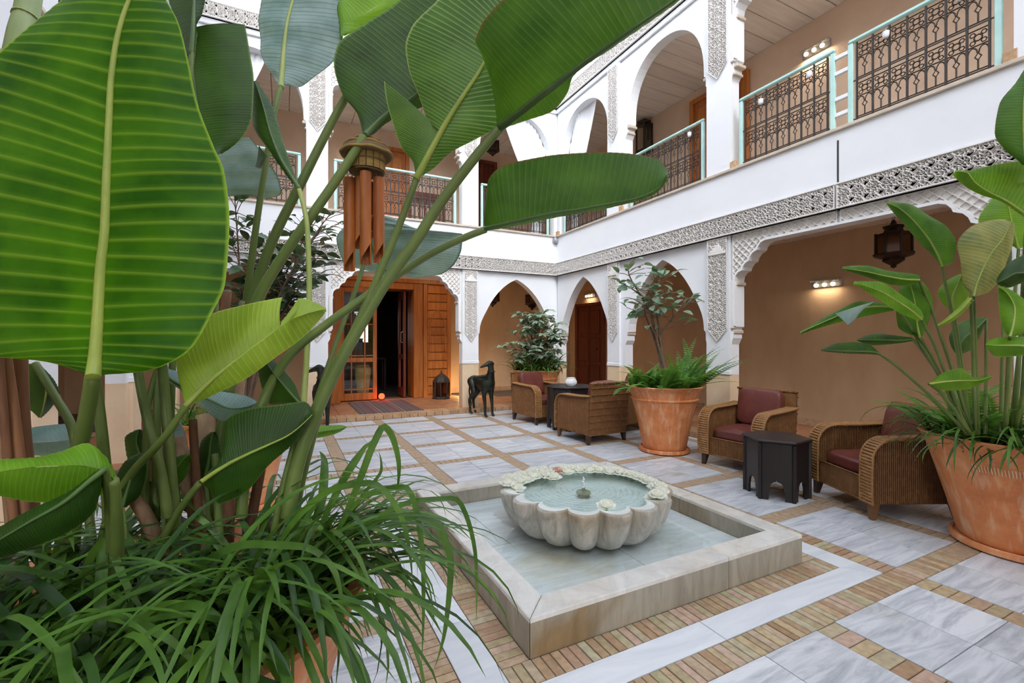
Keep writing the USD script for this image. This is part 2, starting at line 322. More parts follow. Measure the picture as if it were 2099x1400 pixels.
def relief(poly, fn, depth, step, ofs):
    """Carved face: a height field over the inside of an outline; returns (u, z, d) vertices."""
    x0, z0, x1, z1 = poly.bounds; nu, nz = max(2, int((x1 - x0) / step) + 1), max(2, int((z1 - z0) / step) + 1)
    U, Z = np.meshgrid(np.linspace(x0, x1, nu), np.linspace(z0, z1, nz), indexing='ij')
    ins = shapely.contains_xy(poly.buffer(1e-6), U, Z); f = grid_faces(nu, nz); ok = ins.ravel()[f].all(1)
    edge = shapely.distance(shapely.points(U, Z), poly.exterior) if not poly.equals(sbox(*poly.bounds)) else np.minimum(np.minimum(U - x0, x1 - U), np.minimum(Z - z0, z1 - Z))
    h = np.maximum(fn(U, Z), 1 - smoothstep(edge, .010, .018))
    v = np.stack([U, Z, -(ofs - depth * (1 - h))], -1).reshape(-1, 3)
    m = trimesh.Trimesh(v, f[ok], process=False); m.remove_unreferenced_vertices(); return m
class Face:
    """Maps (u along the wall, z up, d away from the court) into the world."""
    def __init__(s, side): s.side = side
    def __call__(s, m):
        v = np.array(m.vertices); u, z, d = v[:, 0], v[:, 1], v[:, 2]
        w = {'right': (XR + d, u, z), 'left': (XL - d, u, z), 'back': (u, YB + d, z), 'front': (u, YF - d, z)}[s.side]
        r = trimesh.Trimesh(np.stack(w, 1), np.array(m.faces), process=False)
        if s.side in ('right', 'front'): r.invert()
        return r
    def box(s, u0, u1, z0, z1, d0, d1, ch=0.): return s(bx(u0, u1, z0, z1, d0, d1, ch))
    def plate(s, poly, d0, d1):
        m = extrude(poly, d1 - d0); m.apply_translation((0, 0, d0)); return s(m)
    def loc(s, u, d, z): return {'right': (XR + d, u, z), 'left': (XL - d, u, z), 'back': (u, YB + d, z), 'front': (u, YF - d, z)}[s.side]
THK = .19
def facade(side, u0, u1, half, full=True):
    """One court wall. half: arches and piers on one half as (kind, from, to) distances from the middle."""
    F, c, name = Face(side), (u0 + u1) / 2, 'wall_' + side
    W = struct(name, label=dict(right='white two-storey court wall on the right with pointed arches and carved bands', back='white two-storey court wall facing the camera, with the carved wooden entrance',
               left='white arcaded court wall on the left behind the big leaves', front='white arcaded court wall behind the camera')[side])
    ex = .17 if side in ('back', 'front') else 0
    low, upp = sbox(u0 - ex, AF, u1 + ex, 2.735), sbox(u0 - ex, SILL, u1 + ex, TOPZ)
    piers, wide = [], None
    holes_l, holes_u = [], []
    for kind, a, b in half:
        for sg in ((-1, 1) if kind != 'wide' else (1,)):
            ua, ub = (c + sg * a, c + sg * b); m_, hw = (ua + ub) / 2, abs(ub - ua) / 2
            if kind == 'arch':
                holes_l.append(opening(m_, hw, AF - .1, 1.47, 2.487)); holes_u.append(opening(m_, hw, SILL - .02, 4.83, 5.74, round_=True))
            elif kind == 'pier': piers.append((min(ua, ub), max(ua, ub)))
            else:
                wide = (c, b); holes_l.append(lambrequin_opening(c, b, AF - .1, 2.03, 2.465)); holes_u.append(lambrequin_opening(c, b, SILL - .02, 5.33, 5.80))
    wall_l, wall_u = low.difference(unary_union(holes_l)), upp.difference(unary_union(holes_u))
    dadoc = sbox(u0 - 2, 0, u1 + 2, .87)
    obj('lower_arches', F.plate(wall_l.difference(dadoc), .03, THK), 'plaster_white', W)
    obj('dado', F.plate(wall_l.intersection(dadoc), .03, THK), 'dado', W)
    obj('parapet_band', cat(F.box(u0 - ex, u1 + ex, 2.735, SILL - .02, .0, THK)), 'plaster_white', W)
    obj('upper_arches', F.plate(wall_u, .03, THK), 'plaster_white', W)
    st = {'right': .0052, 'back': .0056, 'left': .011, 'front': .03}[side]
    # carved bands with their mouldings
    for (zb, zt, nm) in ((2.61, 2.86, 'frieze'), (5.99, 6.22, 'upper_frieze')):
        edges = [u0, c, u1] if side == 'right' and nm == 'frieze' else [u0, u1]
        ms = []
        for e0, e1 in zip(edges[:-1], edges[1:]):
            g0, g1 = (.008 if e0 == c else 0), (.008 if e1 == c else 0)
            ms.append(F(relief(sbox(e0 + g0, zb, e1 - g1, zt), arabesque, .024, st, .046)))
            ms.append(F.box(e0 + g0, e1 - g1, zb, zb + .012, -.052, .03)); ms.append(F.box(e0 + g0, e1 - g1, zt - .010, zt, -.052, .03))
            ms.append(F.box(e0 + g0, e1 - g1, zb, zt, -.022, .04))
        obj(nm, cat(ms), 'stucco', W, smooth=False)
    obj('moulding', F.box(u0, u1, 5.90, 5.985, -.01, .03, .008), 'plaster_white', W)
    if full: obj('moulding', F.box(u0, u1, 2.862, 2.88, -.006, .0, .0), 'plaster_white', W)
    # carved piers
    for (a, b) in piers:
        m_, w = (a + b) / 2, (b - a)
        for (z0, zb, zt, zd) in ((AF, 1.28, 2.605, .87), (SILL, 4.62, 5.90, None)):
            body = sbox(a, z0, b, zt)
            if zd: 
                obj('pier_foot', F.plate(sbox(a, z0, b, zd), -.004, .03), 'dado', W)
                obj('pier_band', F.box(a - .008, b + .008, zd, zd + .055, -.016, .035, .006), 'plaster_white', W)
            obj('pier', F.plate(sbox(a, zd or z0, b, zt), -.004, .03), 'plaster_white', W)
            p = Polygon([(a + .03, zt - .01), (a + .03, zb + .16), (a + .06, zb + .13), (m_, zb), (b - .06, zb + .13), (b - .03, zb + .16), (b - .03, zt - .01)])
            obj('carved_panel', F(relief(p, arabesque, .022, st * .9, .027)), 'stucco', W)
            if zd and full:
                obj('pier_cap', cat(*[F(moved(bx(m_ - w * .36 + w * .09 * k, m_ + w * .36 - w * .09 * k, zt - .215 + .03 * k, zt - .18 + .03 * k, -.036, -.02, .004))) for k in range(4)]), 'stucco', W)
    # lobed brackets of the wide bay
    for (zs, zt, ztop) in ((2.03, 2.465, 2.605), (5.33, 5.80, 5.90)):
        op = lambrequin_opening(wide[0], wide[1], zs - 1.0, zs, zt); reg = sbox(wide[0] - wide[1] - .03, zs + .004, wide[0] + wide[1] + .03, ztop).difference(op.buffer(.012))
        if side == 'right' and zs < 3: reg = reg.difference(sbox(c - .012, 0, c + .012, 9)); 
        for g in getattr(reg, 'geoms', [reg]):
            if g.area > .003: obj('lattice_panel', F(relief(g.simplify(.002), lattice, .018, st * .85, -.010)), 'stucco', W)
        for sg in (-1, 1): obj('jamb_strip', F.box(*sorted((wide[0] + sg * (wide[1] + .009), wide[0] + sg * (wide[1] + .052))), zs - .58, zs + .004, .0, .06, .004), 'stucco', W)
        rim = op.buffer(.014).difference(op.buffer(-.006)).intersection(sbox(wide[0] - 9, zs - .55, wide[0] + 9, 9))
        obj('bracket_rim', F.plate(rim, .002, .06), 'plaster_white', W)
    # impost mouldings in the jambs
    ms = []
    for kind, a, b in half:
        for sg in (-1, 1):
            for e in ((a, b) if kind == 'arch' else (b,) if kind == 'wide' else ()):
                u = c + sg * e; inw = sg * (1 if e == a and kind == 'arch' else -1)
                for zc in (((1.385, 4.74) if kind == 'arch' else (1.98, 1.385, 5.28, 4.68))):
                    uo = inw * (.022 if zc != 1.385 else -.012)
                    ms.append(F.box(*sorted((u - inw * .05, u + uo)), zc, zc + .045, .036, THK + .012, .008))
                    ms.append(F.box(*sorted((u - inw * .07, u + uo - inw * .035)), zc - .085, zc - .05, .036, THK + .006, .008))
    if full: obj('impost_moulding', cat(ms), 'sill', W)
    # sill and parapet capping
    obj('sill', F.box(u0, u1, SILL - .022, SILL + .014, -.03, THK + .02, .006), 'sill', W)
    return W
HY = [('wide', 0, 1.18), ('pier', 1.23, 1.585), ('arch', 1.655, 3.14), ('pier', 3.32, 3.635), ('arch', 3.66, 5.12)]
HX = [('wide', 0, 1.08), ('pier', 1.145, 1.465), ('arch', 1.50, 3.06)]
facade('right', YF, YB, HY); facade('back', XL, XR, HX); facade('left', YF, YB, HY); facade('front', XL, XR, HX, full=False)
# expansion joint down the middle of the right wall
jt = struct('trim_1', label='dark expansion joint down the middle of the right wall')
mY = (YB + YF) / 2
obj('joint_strip', bx(XR - .003, XR + .01, mY - .009, mY + .009, 2.87, 3.30, .002), 'dark_joint', jt)
obj('joint_strip', bx(XR - .02, XR + .04, mY - .006, mY + .006, 2.60, 2.87), 'dark_joint', jt)
# arcade walls, ceilings, upper gallery
inner = {'wall_arcade_right': bx(IX, IX + .2, YF - 2, IY, -.05, 3.28), 'wall_arcade_left': bx(-3.5, -3.3, YF - 2, IY, -.05, 3.28)}
for k, v in inner.items(): struct(k, v, 'plaster_tan', label='plain tan plaster wall at the back of the %s arcade' % k.split('_')[-1])
DX0, DX1 = .72, 2.62                                # portal opening in the back arcade wall
wab = struct('wall_arcade_back', label='plain tan plaster wall at the back of the far arcade')
obj('plaster', cat(bx(-3.5, DX0, IY, IY + .2, -.05, 3.0), bx(DX1, IX + .2, IY, IY + .2, -.05, 3.0), bx(DX0, DX1, IY, IY + .2, 2.5, 3.0), bx(-3.5, IX + .2, IY, IY + .2, 3.0, 3.28)), 'plaster_tan', wab)
for nm, m in (('right', bx(IX, IX + .2, YF - 2, IY, 3.28, TOPZ - .6)), ('left', bx(-3.5, -3.3, YF - 2, IY, 3.28, TOPZ - .6)), ('back', bx(-3.5, IX + .2, IY, IY + .2, 3.28, TOPZ - .6))): struct('wall_gallery_' + nm, m, 'plaster_peach', label='tan plaster wall of the upper gallery, lightened in colour to stand for light, %s side' % nm)
bs = struct('baseboard_right', label='clay tile skirting of the right arcade')
for k in range(24):
    y = YF + k * .53; obj('skirting_tile', bx(IX - .014, IX, y + .003, y + .527, AF, AF + .10, .003), 'brick_plain', bs)
bs = struct('baseboard_back', label='clay tile skirting of the far arcade')
for k in range(8):
    x = DX1 + .15 + k * .5; obj('skirting_tile', bx(x + .003, x + .497, IY - .014, IY, AF, AF + .10, .003), 'brick_plain', bs)
def ceiling(name, label, regs, z):
    s = struct(name, label=label)
    for (x0, x1, y0, y1, along) in regs:
        if along == 'x':
            n = round((y1 - y0) / .30); e = np.linspace(y0, y1, n + 1)
            for k in range(n): obj('plank', bx(x0, x1, e[k] + .006, e[k + 1] - .006, z, z + .03, .006), 'ceiling_board', s)
        else:
            n = round((x1 - x0) / .30); e = np.linspace(x0, x1, n + 1)
            for k in range(n): obj('plank', bx(e[k] + .006, e[k + 1] - .006, y0, y1, z, z + .03, .006), 'ceiling_board', s)
        obj('backing', bx(x0, x1, y0, y1, z + .034, z + .2), 'ceiling_board', s)
regs = [(XR + THK, IX, YF, IY, 'x'), (XL, XR + THK, YB + THK, IY, 'y'), (-3.3, XL - THK, YF, IY, 'x')]
ceiling('ceiling_arcade', 'pale board ceiling of the ground floor arcade', regs, 2.78)
ceiling('ceiling_gallery', 'pale board ceiling of the upper gallery', regs, 5.90)
gf = struct('floor_gallery', cat(bx(XR + THK, IX, YF, IY, 3.2, 3.36), bx(XL, XR + THK, YB + THK, IY, 3.2, 3.36), bx(-3.3, XL - THK, YF, IY, 3.2, 3.36)), 'sill', label='unseen floor of the upper gallery, made pale to bounce light')  # unseen; pale material picked to bounce light into the gallery
roof = struct('roof', cat(bx(XR + .1, IX + .2, YF - .2, IY + .2, 6.3, 6.5), bx(-3.5, XR + .1, YB + .1, IY + .2, 6.3, 6.5), bx(-3.5, XL - .1, YF - .2, YB + .1, 6.3, 6.5), bx(XL - .2, XR + .2, YF - .4, YF - .1, 6.3, 6.5)), 'plaster_white', label='flat roof over the galleries')
struct('wall_rear', bx(XL - .2, XR + .2, YF - 1.9, YF - 1.7, -.1, 6.3), 'plaster_tan', label='plain wall of the arcade behind the camera')

ct = struct('trim_2', label='small terracotta corner tiles at the feet of the upper piers')
for y in (cY_ for cY_ in ((YF + YB) / 2 + 1.2, (YF + YB) / 2 - 1.2, (YF + YB) / 2 + 3.3, YB - .02)): obj('corner_tile', bx(XR - .012, XR + .05, y - .05, y + .03, SILL + .014, SILL + .10, .004), 'brick_plain', ct)

# ------------------------------------------------------------------ more materials
simple('mint', lin(186, 222, 214), lin(165, 205, 198), rough=.4, scale=5)
simple('iron', lin(58, 48, 42), lin(40, 34, 30), rough=.55, scale=20)
simple('black_wood', lin(38, 32, 31), lin(26, 22, 22), rough=.38, scale=5, stretch=(6, 6, 1))
simple('door_wood', lin(196, 122, 54), lin(160, 88, 34), rough=.42, scale=3, stretch=(8, 8, .6), bump=.06, bscale=20, vary=.1)
simple('red_wood', lin(120, 58, 34), lin(88, 38, 22), rough=.42, scale=3, stretch=(7, 7, .5), vary=.08)
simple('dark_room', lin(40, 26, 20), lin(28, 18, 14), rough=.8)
simple('bronze', lin(62, 66, 58), lin(36, 40, 36), rough=.36, scale=14, metal=.75, bump=.25, bscale=60)
simple('old_brass', lin(70, 52, 40), lin(40, 30, 24), rough=.45, scale=12, metal=.6)
simple('curtain', (.82, .82, .83), (.76, .76, .78), rough=.9, scale=4)
simple('chrome', (.75, .75, .75), rough=.25, metal=1.)
simple('grey_metal', (.35, .36, .38), rough=.4, metal=.5)
simple('jar_clay', lin(196, 170, 96), lin(170, 140, 70), rough=.6)
simple('nozzle', lin(140, 136, 100), lin(110, 108, 80), rough=.5)
simple('red_cloth', lin(170, 24, 20), rough=.8)
def emit(name, c, s): mat(name, {'e': ('emission', {'color': c, 'strength': s})}, [], surface='e.emission')
emit('lamp_warm', (1., .74, .46), 5.); emit('lamp_red', (1., .03, .01), 22.); emit('lit_window', (1., .93, .82), 3.2); emit('lamp_soft', (1., .85, .65), 5.)
FR = {'lw': ('layer_weight', {'blend': .5}), 'pw': ('math', {'math_type': 'power', 'value2': 4.}), 'f': ('map_range', {'to_min': .045, 'to_max': .8})}
FL = [('lw.facing', 'pw.value1'), ('pw.value', 'f.value'), ('f.result', 'm.fac')]
mat('pane_glass', {**FR, 't': ('transparent_bsdf', {'color': (.9, .92, .9)}), 'g': ('glossy_bsdf', {'roughness': .02, 'color': (1, 1, 1)}), 'm': ('mix_closure', {})},
    FL + [('t.BSDF', 'm.closure1'), ('g.BSDF', 'm.closure2')], surface='m.closure')
mat('amber_glass', {**FR, 't': ('transparent_bsdf', {'color': (.62, .5, .32)}), 'g': ('glossy_bsdf', {'roughness': .1, 'color': (1, 1, 1)}), 'm': ('mix_closure', {})},
    FL + [('t.BSDF', 'm.closure1'), ('g.BSDF', 'm.closure2')], surface='m.closure')
def water_mat(name, tint, bump=.0, bscale=20):
    N = {**FR, 't': ('transparent_bsdf', {'color': tint}), 'g': ('glossy_bsdf', {'roughness': .03, 'color': (1, 1, 1)}), 'm': ('mix_closure', {}), 'c': ('geometry', {}),
         'n': ('noise_texture', {'scale': bscale, 'detail': 2.}), 'b': ('bump', {'strength': bump, 'distance': .01})}
    mat(name, N, FL + [('t.BSDF', 'm.closure1'), ('g.BSDF', 'm.closure2'), ('c.position', 'n.vector'), ('n.fac', 'b.height'), ('b.normal', 'g.normal')], surface='m.closure')
water_mat('water', (.83, .92, .92), .25, 18.); water_mat('water_film', (.93, .97, .98), .06, 9.)

# ------------------------------------------------------------------ balcony railings of the upper gallery
def ornament(u0, z0, w, h):
    """One cell of wrought iron: ring above, arch with a stem and lozenge below (u, z plane)."""
    c, r, hr = u0 + w / 2, w * .30, h * .38; t = .0058; P = lambda pts: [(u, 0, z) for u, z in pts]
    ms = []
    zc = z0 + h - hr / 2; a = np.linspace(0, 2 * PI, 13)[:-1]
    ms.append(tube(P([(c + r * .62 * math.cos(x), zc + r * .62 * math.sin(x)) for x in a]), t, 4, closed=True))
    for k in range(4):
        b = PI / 4 + k * PI / 2; q = (c + w * .36 * math.cos(b), zc + hr * .36 * math.sin(b)); 
        ms.append(tube(P([(q[0] + w * .13 * math.cos(x), q[1] + w * .13 * math.sin(x)) for x in a[::2]]), t * .9, 3, closed=True))
    ms.append(tube(P([(u0, z0 + h - hr), (u0 + w, z0 + h - hr)]), t, 4)); ms.append(tube(P([(u0, z0 + h), (u0 + w, z0 + h)]), t, 4))
    zt = z0 + h - hr; a = np.linspace(0, PI, 7)
    for q in (.25, .75): ms.append(tube(P([(u0 + w * q + w * .22 * math.cos(x), zt - .06 + .05 * math.sin(x)) for x in a]), t * .9, 4))
    ms.append(tube(P([(c, z0 + .015), (c, zt - .11)]), t * 1.1, 4)); lz = zt - .09
    ms.append(tube(P([(c, lz - .03), (c + .02, lz), (c, lz + .03), (c - .02, lz)]), t, 4, closed=True)); ms.append(tube(P([(u0, z0 + .012), (u0 + w, z0 + .012)]), t, 4))
    return ms
RAILS = []
def railing(side, a, b, label, posts=(True, True), d=.07, lights=()):
    F = Face(side); o = F.loc((a + b) / 2, d, SILL + .014); rz = PI / 2 if side in ('right', 'left') else 0
    t = thing('balcony_railing', label, 'railing', o, rz, None); L = abs(b - a) / 2
    zt, zb = RAIL - SILL - .014, .0
    obj('top_rail', bx(-L, L, -.022, .022, zt - .04, zt, .012), 'mint', t, smooth=40)
    for sg, on in zip((-1, 1), posts): obj('post', bx(*sorted((sg * L, sg * (L - .045))), -.018, .018, zb, zt - .042, .005), 'mint', t)
    u0, u1 = -L + .075, L - .075; n = max(2, round((u1 - u0) / .135)); w = (u1 - u0) / n
    for k in range(n + 1): obj('bar', bx(u0 + k * w - .0075, u0 + k * w + .0075, -.0075, .0075, .035, zt - .05), 'iron', t)
    for zz in (.05, .43): obj('cross_bar', bx(-L + .04, L - .04, -.004, .004, zz - .005, zz + .005), 'iron', t)
    ms = []
    for k in range(n):
        for z0, h in ((.055, .335), (.435, .335)): ms += ornament(u0 + k * w, z0, w, h)
    obj('scrollwork', cat(ms), 'iron', t, kind='stuff')
    return t
cR, cB = (YF + YB) / 2, (XL + XR) / 2
railing('right', cR + .06, cR + 1.15, 'mint-green balcony rail with iron scrollwork, on the right wall just beyond the dark joint')
railing('right', cR - 1.15, cR - .06, 'mint-green balcony rail with iron scrollwork at the upper right corner of the view')
for z in (.10, .30, .52, .70):
    pass
sp = thing('rail_bracket', 'pair of white spacers between the two mint rail posts above the dark joint', 'bracket', (XR + .07, cR, SILL + .014))
for z in (.14, .30, .56, .72): obj('spacer', bx(-.016, .016, -.062, .062, z, z + .04, .004), 'plaster_white', sp)
railing('right', cR + 1.68, cR + 3.12, 'mint-green balcony rail under the tall round upper arch of the right wall')
railing('right', cR + 3.69, cR + 5.09, 'balcony rail beneath the curtained upper arch at the right wall end')
railing('back', cB + 1.54, cB + 3.03, 'balcony rail beneath the curtained arch of the back wall, right of the wide bay')
railing('back', cB - 1.05, cB + 1.05, 'long balcony rail across the wide bay above the entrance, behind the wind chime')
railing('back', cB - 3.03, cB - 1.54, 'balcony rail under the curtained upper arch left of the white pier, behind leaves')
railing('left', cR + 1.68, cR + 3.12, 'balcony rail on the left wall, hidden behind the biggest leaf')
for k, (y, z) in enumerate(((3.48, 4.06), (2.93, 4.09), (2.24, 4.10), (4.53, 4.10), (1.72, 4.10))):
    t = thing('candle_cup', ['small white glass candle cup hung on the railing, third from the dark joint', 'small white glass candle cup on the railing just left of the mint double post', 'small white candle cup on the railing just right of the mint double post',
        'small white glass candle cup on the railing of the tall round arch', 'small white candle cup on the railing nearest the picture corner'][k], 'candle holder', (XR + .035, y, z), 0)
    obj('cup', lathe([(0, 0), (.018, 0), (.026, .02), (.028, .06), (.024, .06), (.020, .012), (0, .01)], 12), 'plaster_white', t, smooth=True)
    obj('hook', tube([(.0, 0, .05), (.005, 0, .09), (.02, 0, .10), (.03, 0, .085)], .003, 5), 'chrome', t)

# ------------------------------------------------------------------ curtains tied back in the corner arches
def curtain(side, c, hw, toward, label):
    """toward: +1 / -1, the side of the arch where the cloth is tied."""
    F = Face(side); nS, nT = 97, 30; zs, za = 4.83, 5.74
    S, T = np.meshgrid(np.linspace(0, 1, nS), np.linspace(0, 1, nT), indexing='ij')
    topu = hw * 1.02 - S * hw * 1.35; topz = zs + (za - zs) * np.sqrt(np.clip(1 - (topu / (hw * 1.03)) ** 2, 0, 1)) + .02
    tieu, tiez = hw * .86, 4.05
    ub = tieu - (S - .0) * .16 - .02; zb = tiez
    k = np.clip(T / .72, 0, 1)
    u = topu + (ub - topu) * (k ** (1.15)) ; z = topz + (zb - topz) * k
    lowm = T > .72; kk = (T - .72) / .28
    u = np.where(lowm, ub - S * .10 * kk, u); z = np.where(lowm, zb - kk * .62, z)
    d = .17 + .018 * np.sin(S * 2 * PI * 13) * (.6 + .4 * np.minimum(1, T * 3)) + .03 * np.sin(S * 9 + 1)
    v = np.stack([c + toward * u, z, d], -1).reshape(-1, 3); f = grid_faces(nS, nT)
    v2 = v + [0, 0, .004]; m = trimesh.Trimesh(np.vstack([v, v2]), np.vstack([f, f[:, ::-1] + len(v)]), process=False)
    t = thing('curtain', label, 'curtain', (0, 0, 0))
    obj('cloth', F(m), 'curtain', t, smooth=True)
    a = np.linspace(0, 2 * PI, 17)[:-1]
    obj('tieback', F(moved(tube([(math.cos(x) * .09, math.sin(x) * .05, .03 * math.sin(x)) for x in a], .012, 6, closed=True), rx=PI / 2, loc=(c + toward * (tieu - .10), 4.05, .20))), 'curtain', t, smooth=True)
curtain('right', cR + 4.39, .73, 1, 'white gathered curtain tied back in the right wall corner arch upstairs')
curtain('back', cB + 2.28, .78, 1, 'white gathered curtain in the back wall upper arch beside the corner')
curtain('back', cB - 2.28, .78, -1, 'white pleated curtain in the far left upper arch, mostly behind leaves')

# ------------------------------------------------------------------ doors
def panel_door(name, label, w, h, loc, rz, m='red_wood', arched=False):
    """Panelled timber door; local x along its width, front towards -y."""
    t = tag(UsdGeom.Xform.Define(stage, '/World/' + name).GetPrim(), label, None, None, 'structure'); x = UsdGeom.Xform(t); x.AddTranslateOp().Set(Gf.Vec3d(*map(float, loc))); x.AddRotateZOp().Set(math.degrees(rz))
    obj('frame', cat(bx(-w / 2 - .08, -w / 2, -.05, .03, 0, h + .08, .006), bx(w / 2, w / 2 + .08, -.05, .03, 0, h + .08, .006), bx(-w / 2, w / 2, -.05, .03, h, h + .08, .006)), m, t)
    obj('leaf', bx(-w / 2 + .004, w / 2 - .004, -.012, .028, .004, h - .004), m, t)
    for sx in (-1, 1):
        for z0, z1 in ((.12, .62), (.72, 1.30), (1.40, h - .12)):
            obj('panel', bx(*sorted((sx * .06, sx * (w / 2 - .08))), -.034, -.010, z0, z1, .012), m, t)
    obj('stile', bx(-.02, .02, -.028, -.01, .02, h - .02, .004), m, t)
    obj('handle', cat(moved(trimesh.creation.icosphere(1, .022), (w * .36, -.06, 1.02)), tube([(w * .36, -.012, 1.02), (w * .36, -.06, 1.02)], .008, 6)), 'old_brass', t)
    return t
panel_door('door_2', 'dark red-brown panelled door in the right arcade seen through the narrow arch', 1.0, 2.08, (IX - .035, 9.25, AF), -PI / 2)
panel_door('door_3', 'brown wooden door in the upper right gallery behind the white pier', 1.02, 2.28, (IX - .035, 5.52, 3.36), -PI / 2, 'door_wood')
panel_door('door_4', 'carved wooden door in the upper gallery above the entrance', .72, 2.1, (2.05, IY - .035, 3.36), 0, 'door_wood')
panel_door('door_5', 'small brown wooden door upstairs beside the curtained back arch', .46, 2.2, (4.33, IY - .035, 3.36), 0, 'red_wood')

# entrance portal
portal = tag(UsdGeom.Xform.Define(stage, '/World/door_1').GetPrim(), 'carved honey-coloured wooden entrance with one glazed leaf open on a dark room', None, None, 'structure')
PY = 9.70
obj('jamb', bx(.74, .98, PY - .28, IY, AF, 2.52, .01), 'door_wood', portal)
obj('jamb', bx(2.47, 2.67, PY - .06, IY, AF, 2.52, .01), 'door_wood', portal)
obj('lintel', bx(.98, 2.47, PY - .06, IY, 2.38, 2.52, .01), 'door_wood', portal)
obj('cornice', bx(.70, 3.34, PY - .10, PY + .08, 2.52, 2.60, .01), 'door_wood', portal)
obj('transom_panel', bx(.74, 3.30, PY - .02, IY, 2.60, 2.78), 'ceiling_board', portal)
gl = obj('glazed_leaf', cat(bx(.99, 1.07, PY - .03, PY + .02, AF + .02, 2.37, .006), bx(1.63, 1.71, PY - .03, PY + .02, AF + .02, 2.37, .006), bx(1.07, 1.63, PY - .03, PY + .02, AF + .02, AF + .16, .006),
    bx(1.07, 1.63, PY - .03, PY + .02, 2.28, 2.37, .006), bx(1.07, 1.63, PY - .03, PY + .02, .86, .95, .006)), 'door_wood', portal)
for z in (.30, .98, 1.62): obj('muntin', bx(1.07, 1.63, PY - .022, PY + .012, z, z + .022), 'door_wood', gl)
for x in (1.20, 1.46): obj('muntin', bx(x, x + .022, PY - .022, PY + .012, AF + .16, 2.28), 'door_wood', gl)
obj('pane', bx(1.07, 1.63, PY - .008, PY - .002, AF + .16, 2.28), 'pane_glass', gl)
lf = obj('inner_leaf', cat(bx(2.28, 2.33, PY + .06, PY + .62, AF + .02, AF + .2), bx(2.28, 2.33, PY + .06, PY + .62, 2.2, 2.36), bx(2.28, 2.33, PY + .06, PY + .15, AF + .2, 2.2), bx(2.28, 2.33, PY + .53, PY + .62, AF + .2, 2.2), bx(2.285, 2.325, PY + .15, PY + .53, .9, 1.0)), 'red_wood', portal)
obj('pull_handle', tube([(2.272, PY + .10, 1.25), (2.235, PY + .10, 1.27), (2.235, PY + .10, 1.47), (2.272, PY + .10, 1.49)], .010, 6), 'chrome', lf)
obj('back_panel', bx(2.68, 3.30, PY - .03, IY, AF, 2.52), 'door_wood', portal)
obj('stile', bx(2.68, 2.77, PY - .06, PY - .03, AF, 2.52, .006), 'door_wood', portal); obj('stile', bx(3.21, 3.30, PY - .06, PY - .03, AF, 2.52, .006), 'door_wood', portal)
for k in range(13):
    z = .14 + k * .182
    obj('board', moved(bx(2.775, 3.205, -.012, .012, 0, .165, .006), (0, PY - .046, z), 0, .05), 'door_wood', portal)
ar = arch_pts(2.99, .17, 0, 1.62, 1.96)
obj('carved_arch', cat(tube([(x, PY - .068, z) for x, z in [(2.82, 1.0)] + ar + [(3.16, 1.0)]], .014, 6)), 'door_wood', portal, smooth=True)
room = struct('room', label='dark room behind the entrance')
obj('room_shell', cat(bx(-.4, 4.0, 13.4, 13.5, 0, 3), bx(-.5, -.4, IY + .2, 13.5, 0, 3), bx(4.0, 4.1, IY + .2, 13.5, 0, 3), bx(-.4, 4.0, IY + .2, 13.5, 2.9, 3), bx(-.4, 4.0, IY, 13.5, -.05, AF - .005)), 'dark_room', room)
obj('lit_opening', bx(1.75, 2.12, 13.37, 13.395, 1.25, 2.1), 'lit_window', room)
t = thing('wall_hanging', 'red cloth hanging in the dark room behind the glazed door', 'cloth', (1.62, 12.9, AF)); obj('cloth', bx(-.10, .12, -.02, .02, .75, 1.95, .01), 'red_cloth', t); obj('rod', tube([(-.2, 0, 1.97), (.2, 0, 1.97)], .012, 6), 'old_brass', t)
obj('foot', bx(-.03, .03, -.03, .03, 0, 1.97), 'dark_room', t)
t = thing('console_table', 'dark table inside the room behind the glazed door', 'table', (1.75, 11.6, AF)); obj('tabletop', bx(-.5, .5, -.2, .2, .76, .80, .008), 'black_wood', t)
for sx in (-1, 1):
    for sy in (-1, 1): obj('leg', bx(sx * .46 - .025, sx * .46 + .025, sy * .16 - .025, sy * .16 + .025, 0, .76), 'black_wood', t)
t = thing('vase', 'dark slender vase on the table inside the room', 'vase', (1.66, 11.6, AF + .80)); obj('body', lathe([(0, 0), (.07, 0), (.11, .12), (.09, .32), (.05, .42), (.06, .48), (.05, .48), (0, .42)], 20), 'bronze', t, smooth=True)
t = thing('ceramic_jar', 'tall tan tapered jar standing behind the glazed door leaf', 'jar', (1.48, 10.02, AF)); obj('body', lathe([(0, 0), (.09, 0), (.115, .10), (.15, .40), (.165, .62), (.16, .66), (.13, .68), (.125, .66), (.0, .6)], 28), 'jar_clay', t, smooth=40); obj('rim', lathe([(.118, .672), (.135, .68), (.138, .70), (.125, .712), (.112, .70), (.118, .672)], 28), 'jar_clay', t, smooth=True)
t = thing('red_lantern', 'small glowing red lantern on the floor at the entrance threshold', 'lantern', (1.79, 9.60, AF)); obj('globe', moved(trimesh.creation.icosphere(2, .062), (0, 0, .085)), 'lamp_red', t, smooth=True); obj('base', lathe([(0, 0), (.05, 0), (.055, .02), (.03, .03), (0, .03)], 16), 'old_brass', t)
l = UsdLux.SphereLight.Define(stage, '/World/red_lantern/glow'); l.CreateRadiusAttr(.05); l.CreateIntensityAttr(18.); l.CreateColorAttr(Gf.Vec3f(1, .08, .04)); l.AddTranslateOp().Set(Gf.Vec3d(.03, -.13, .12))

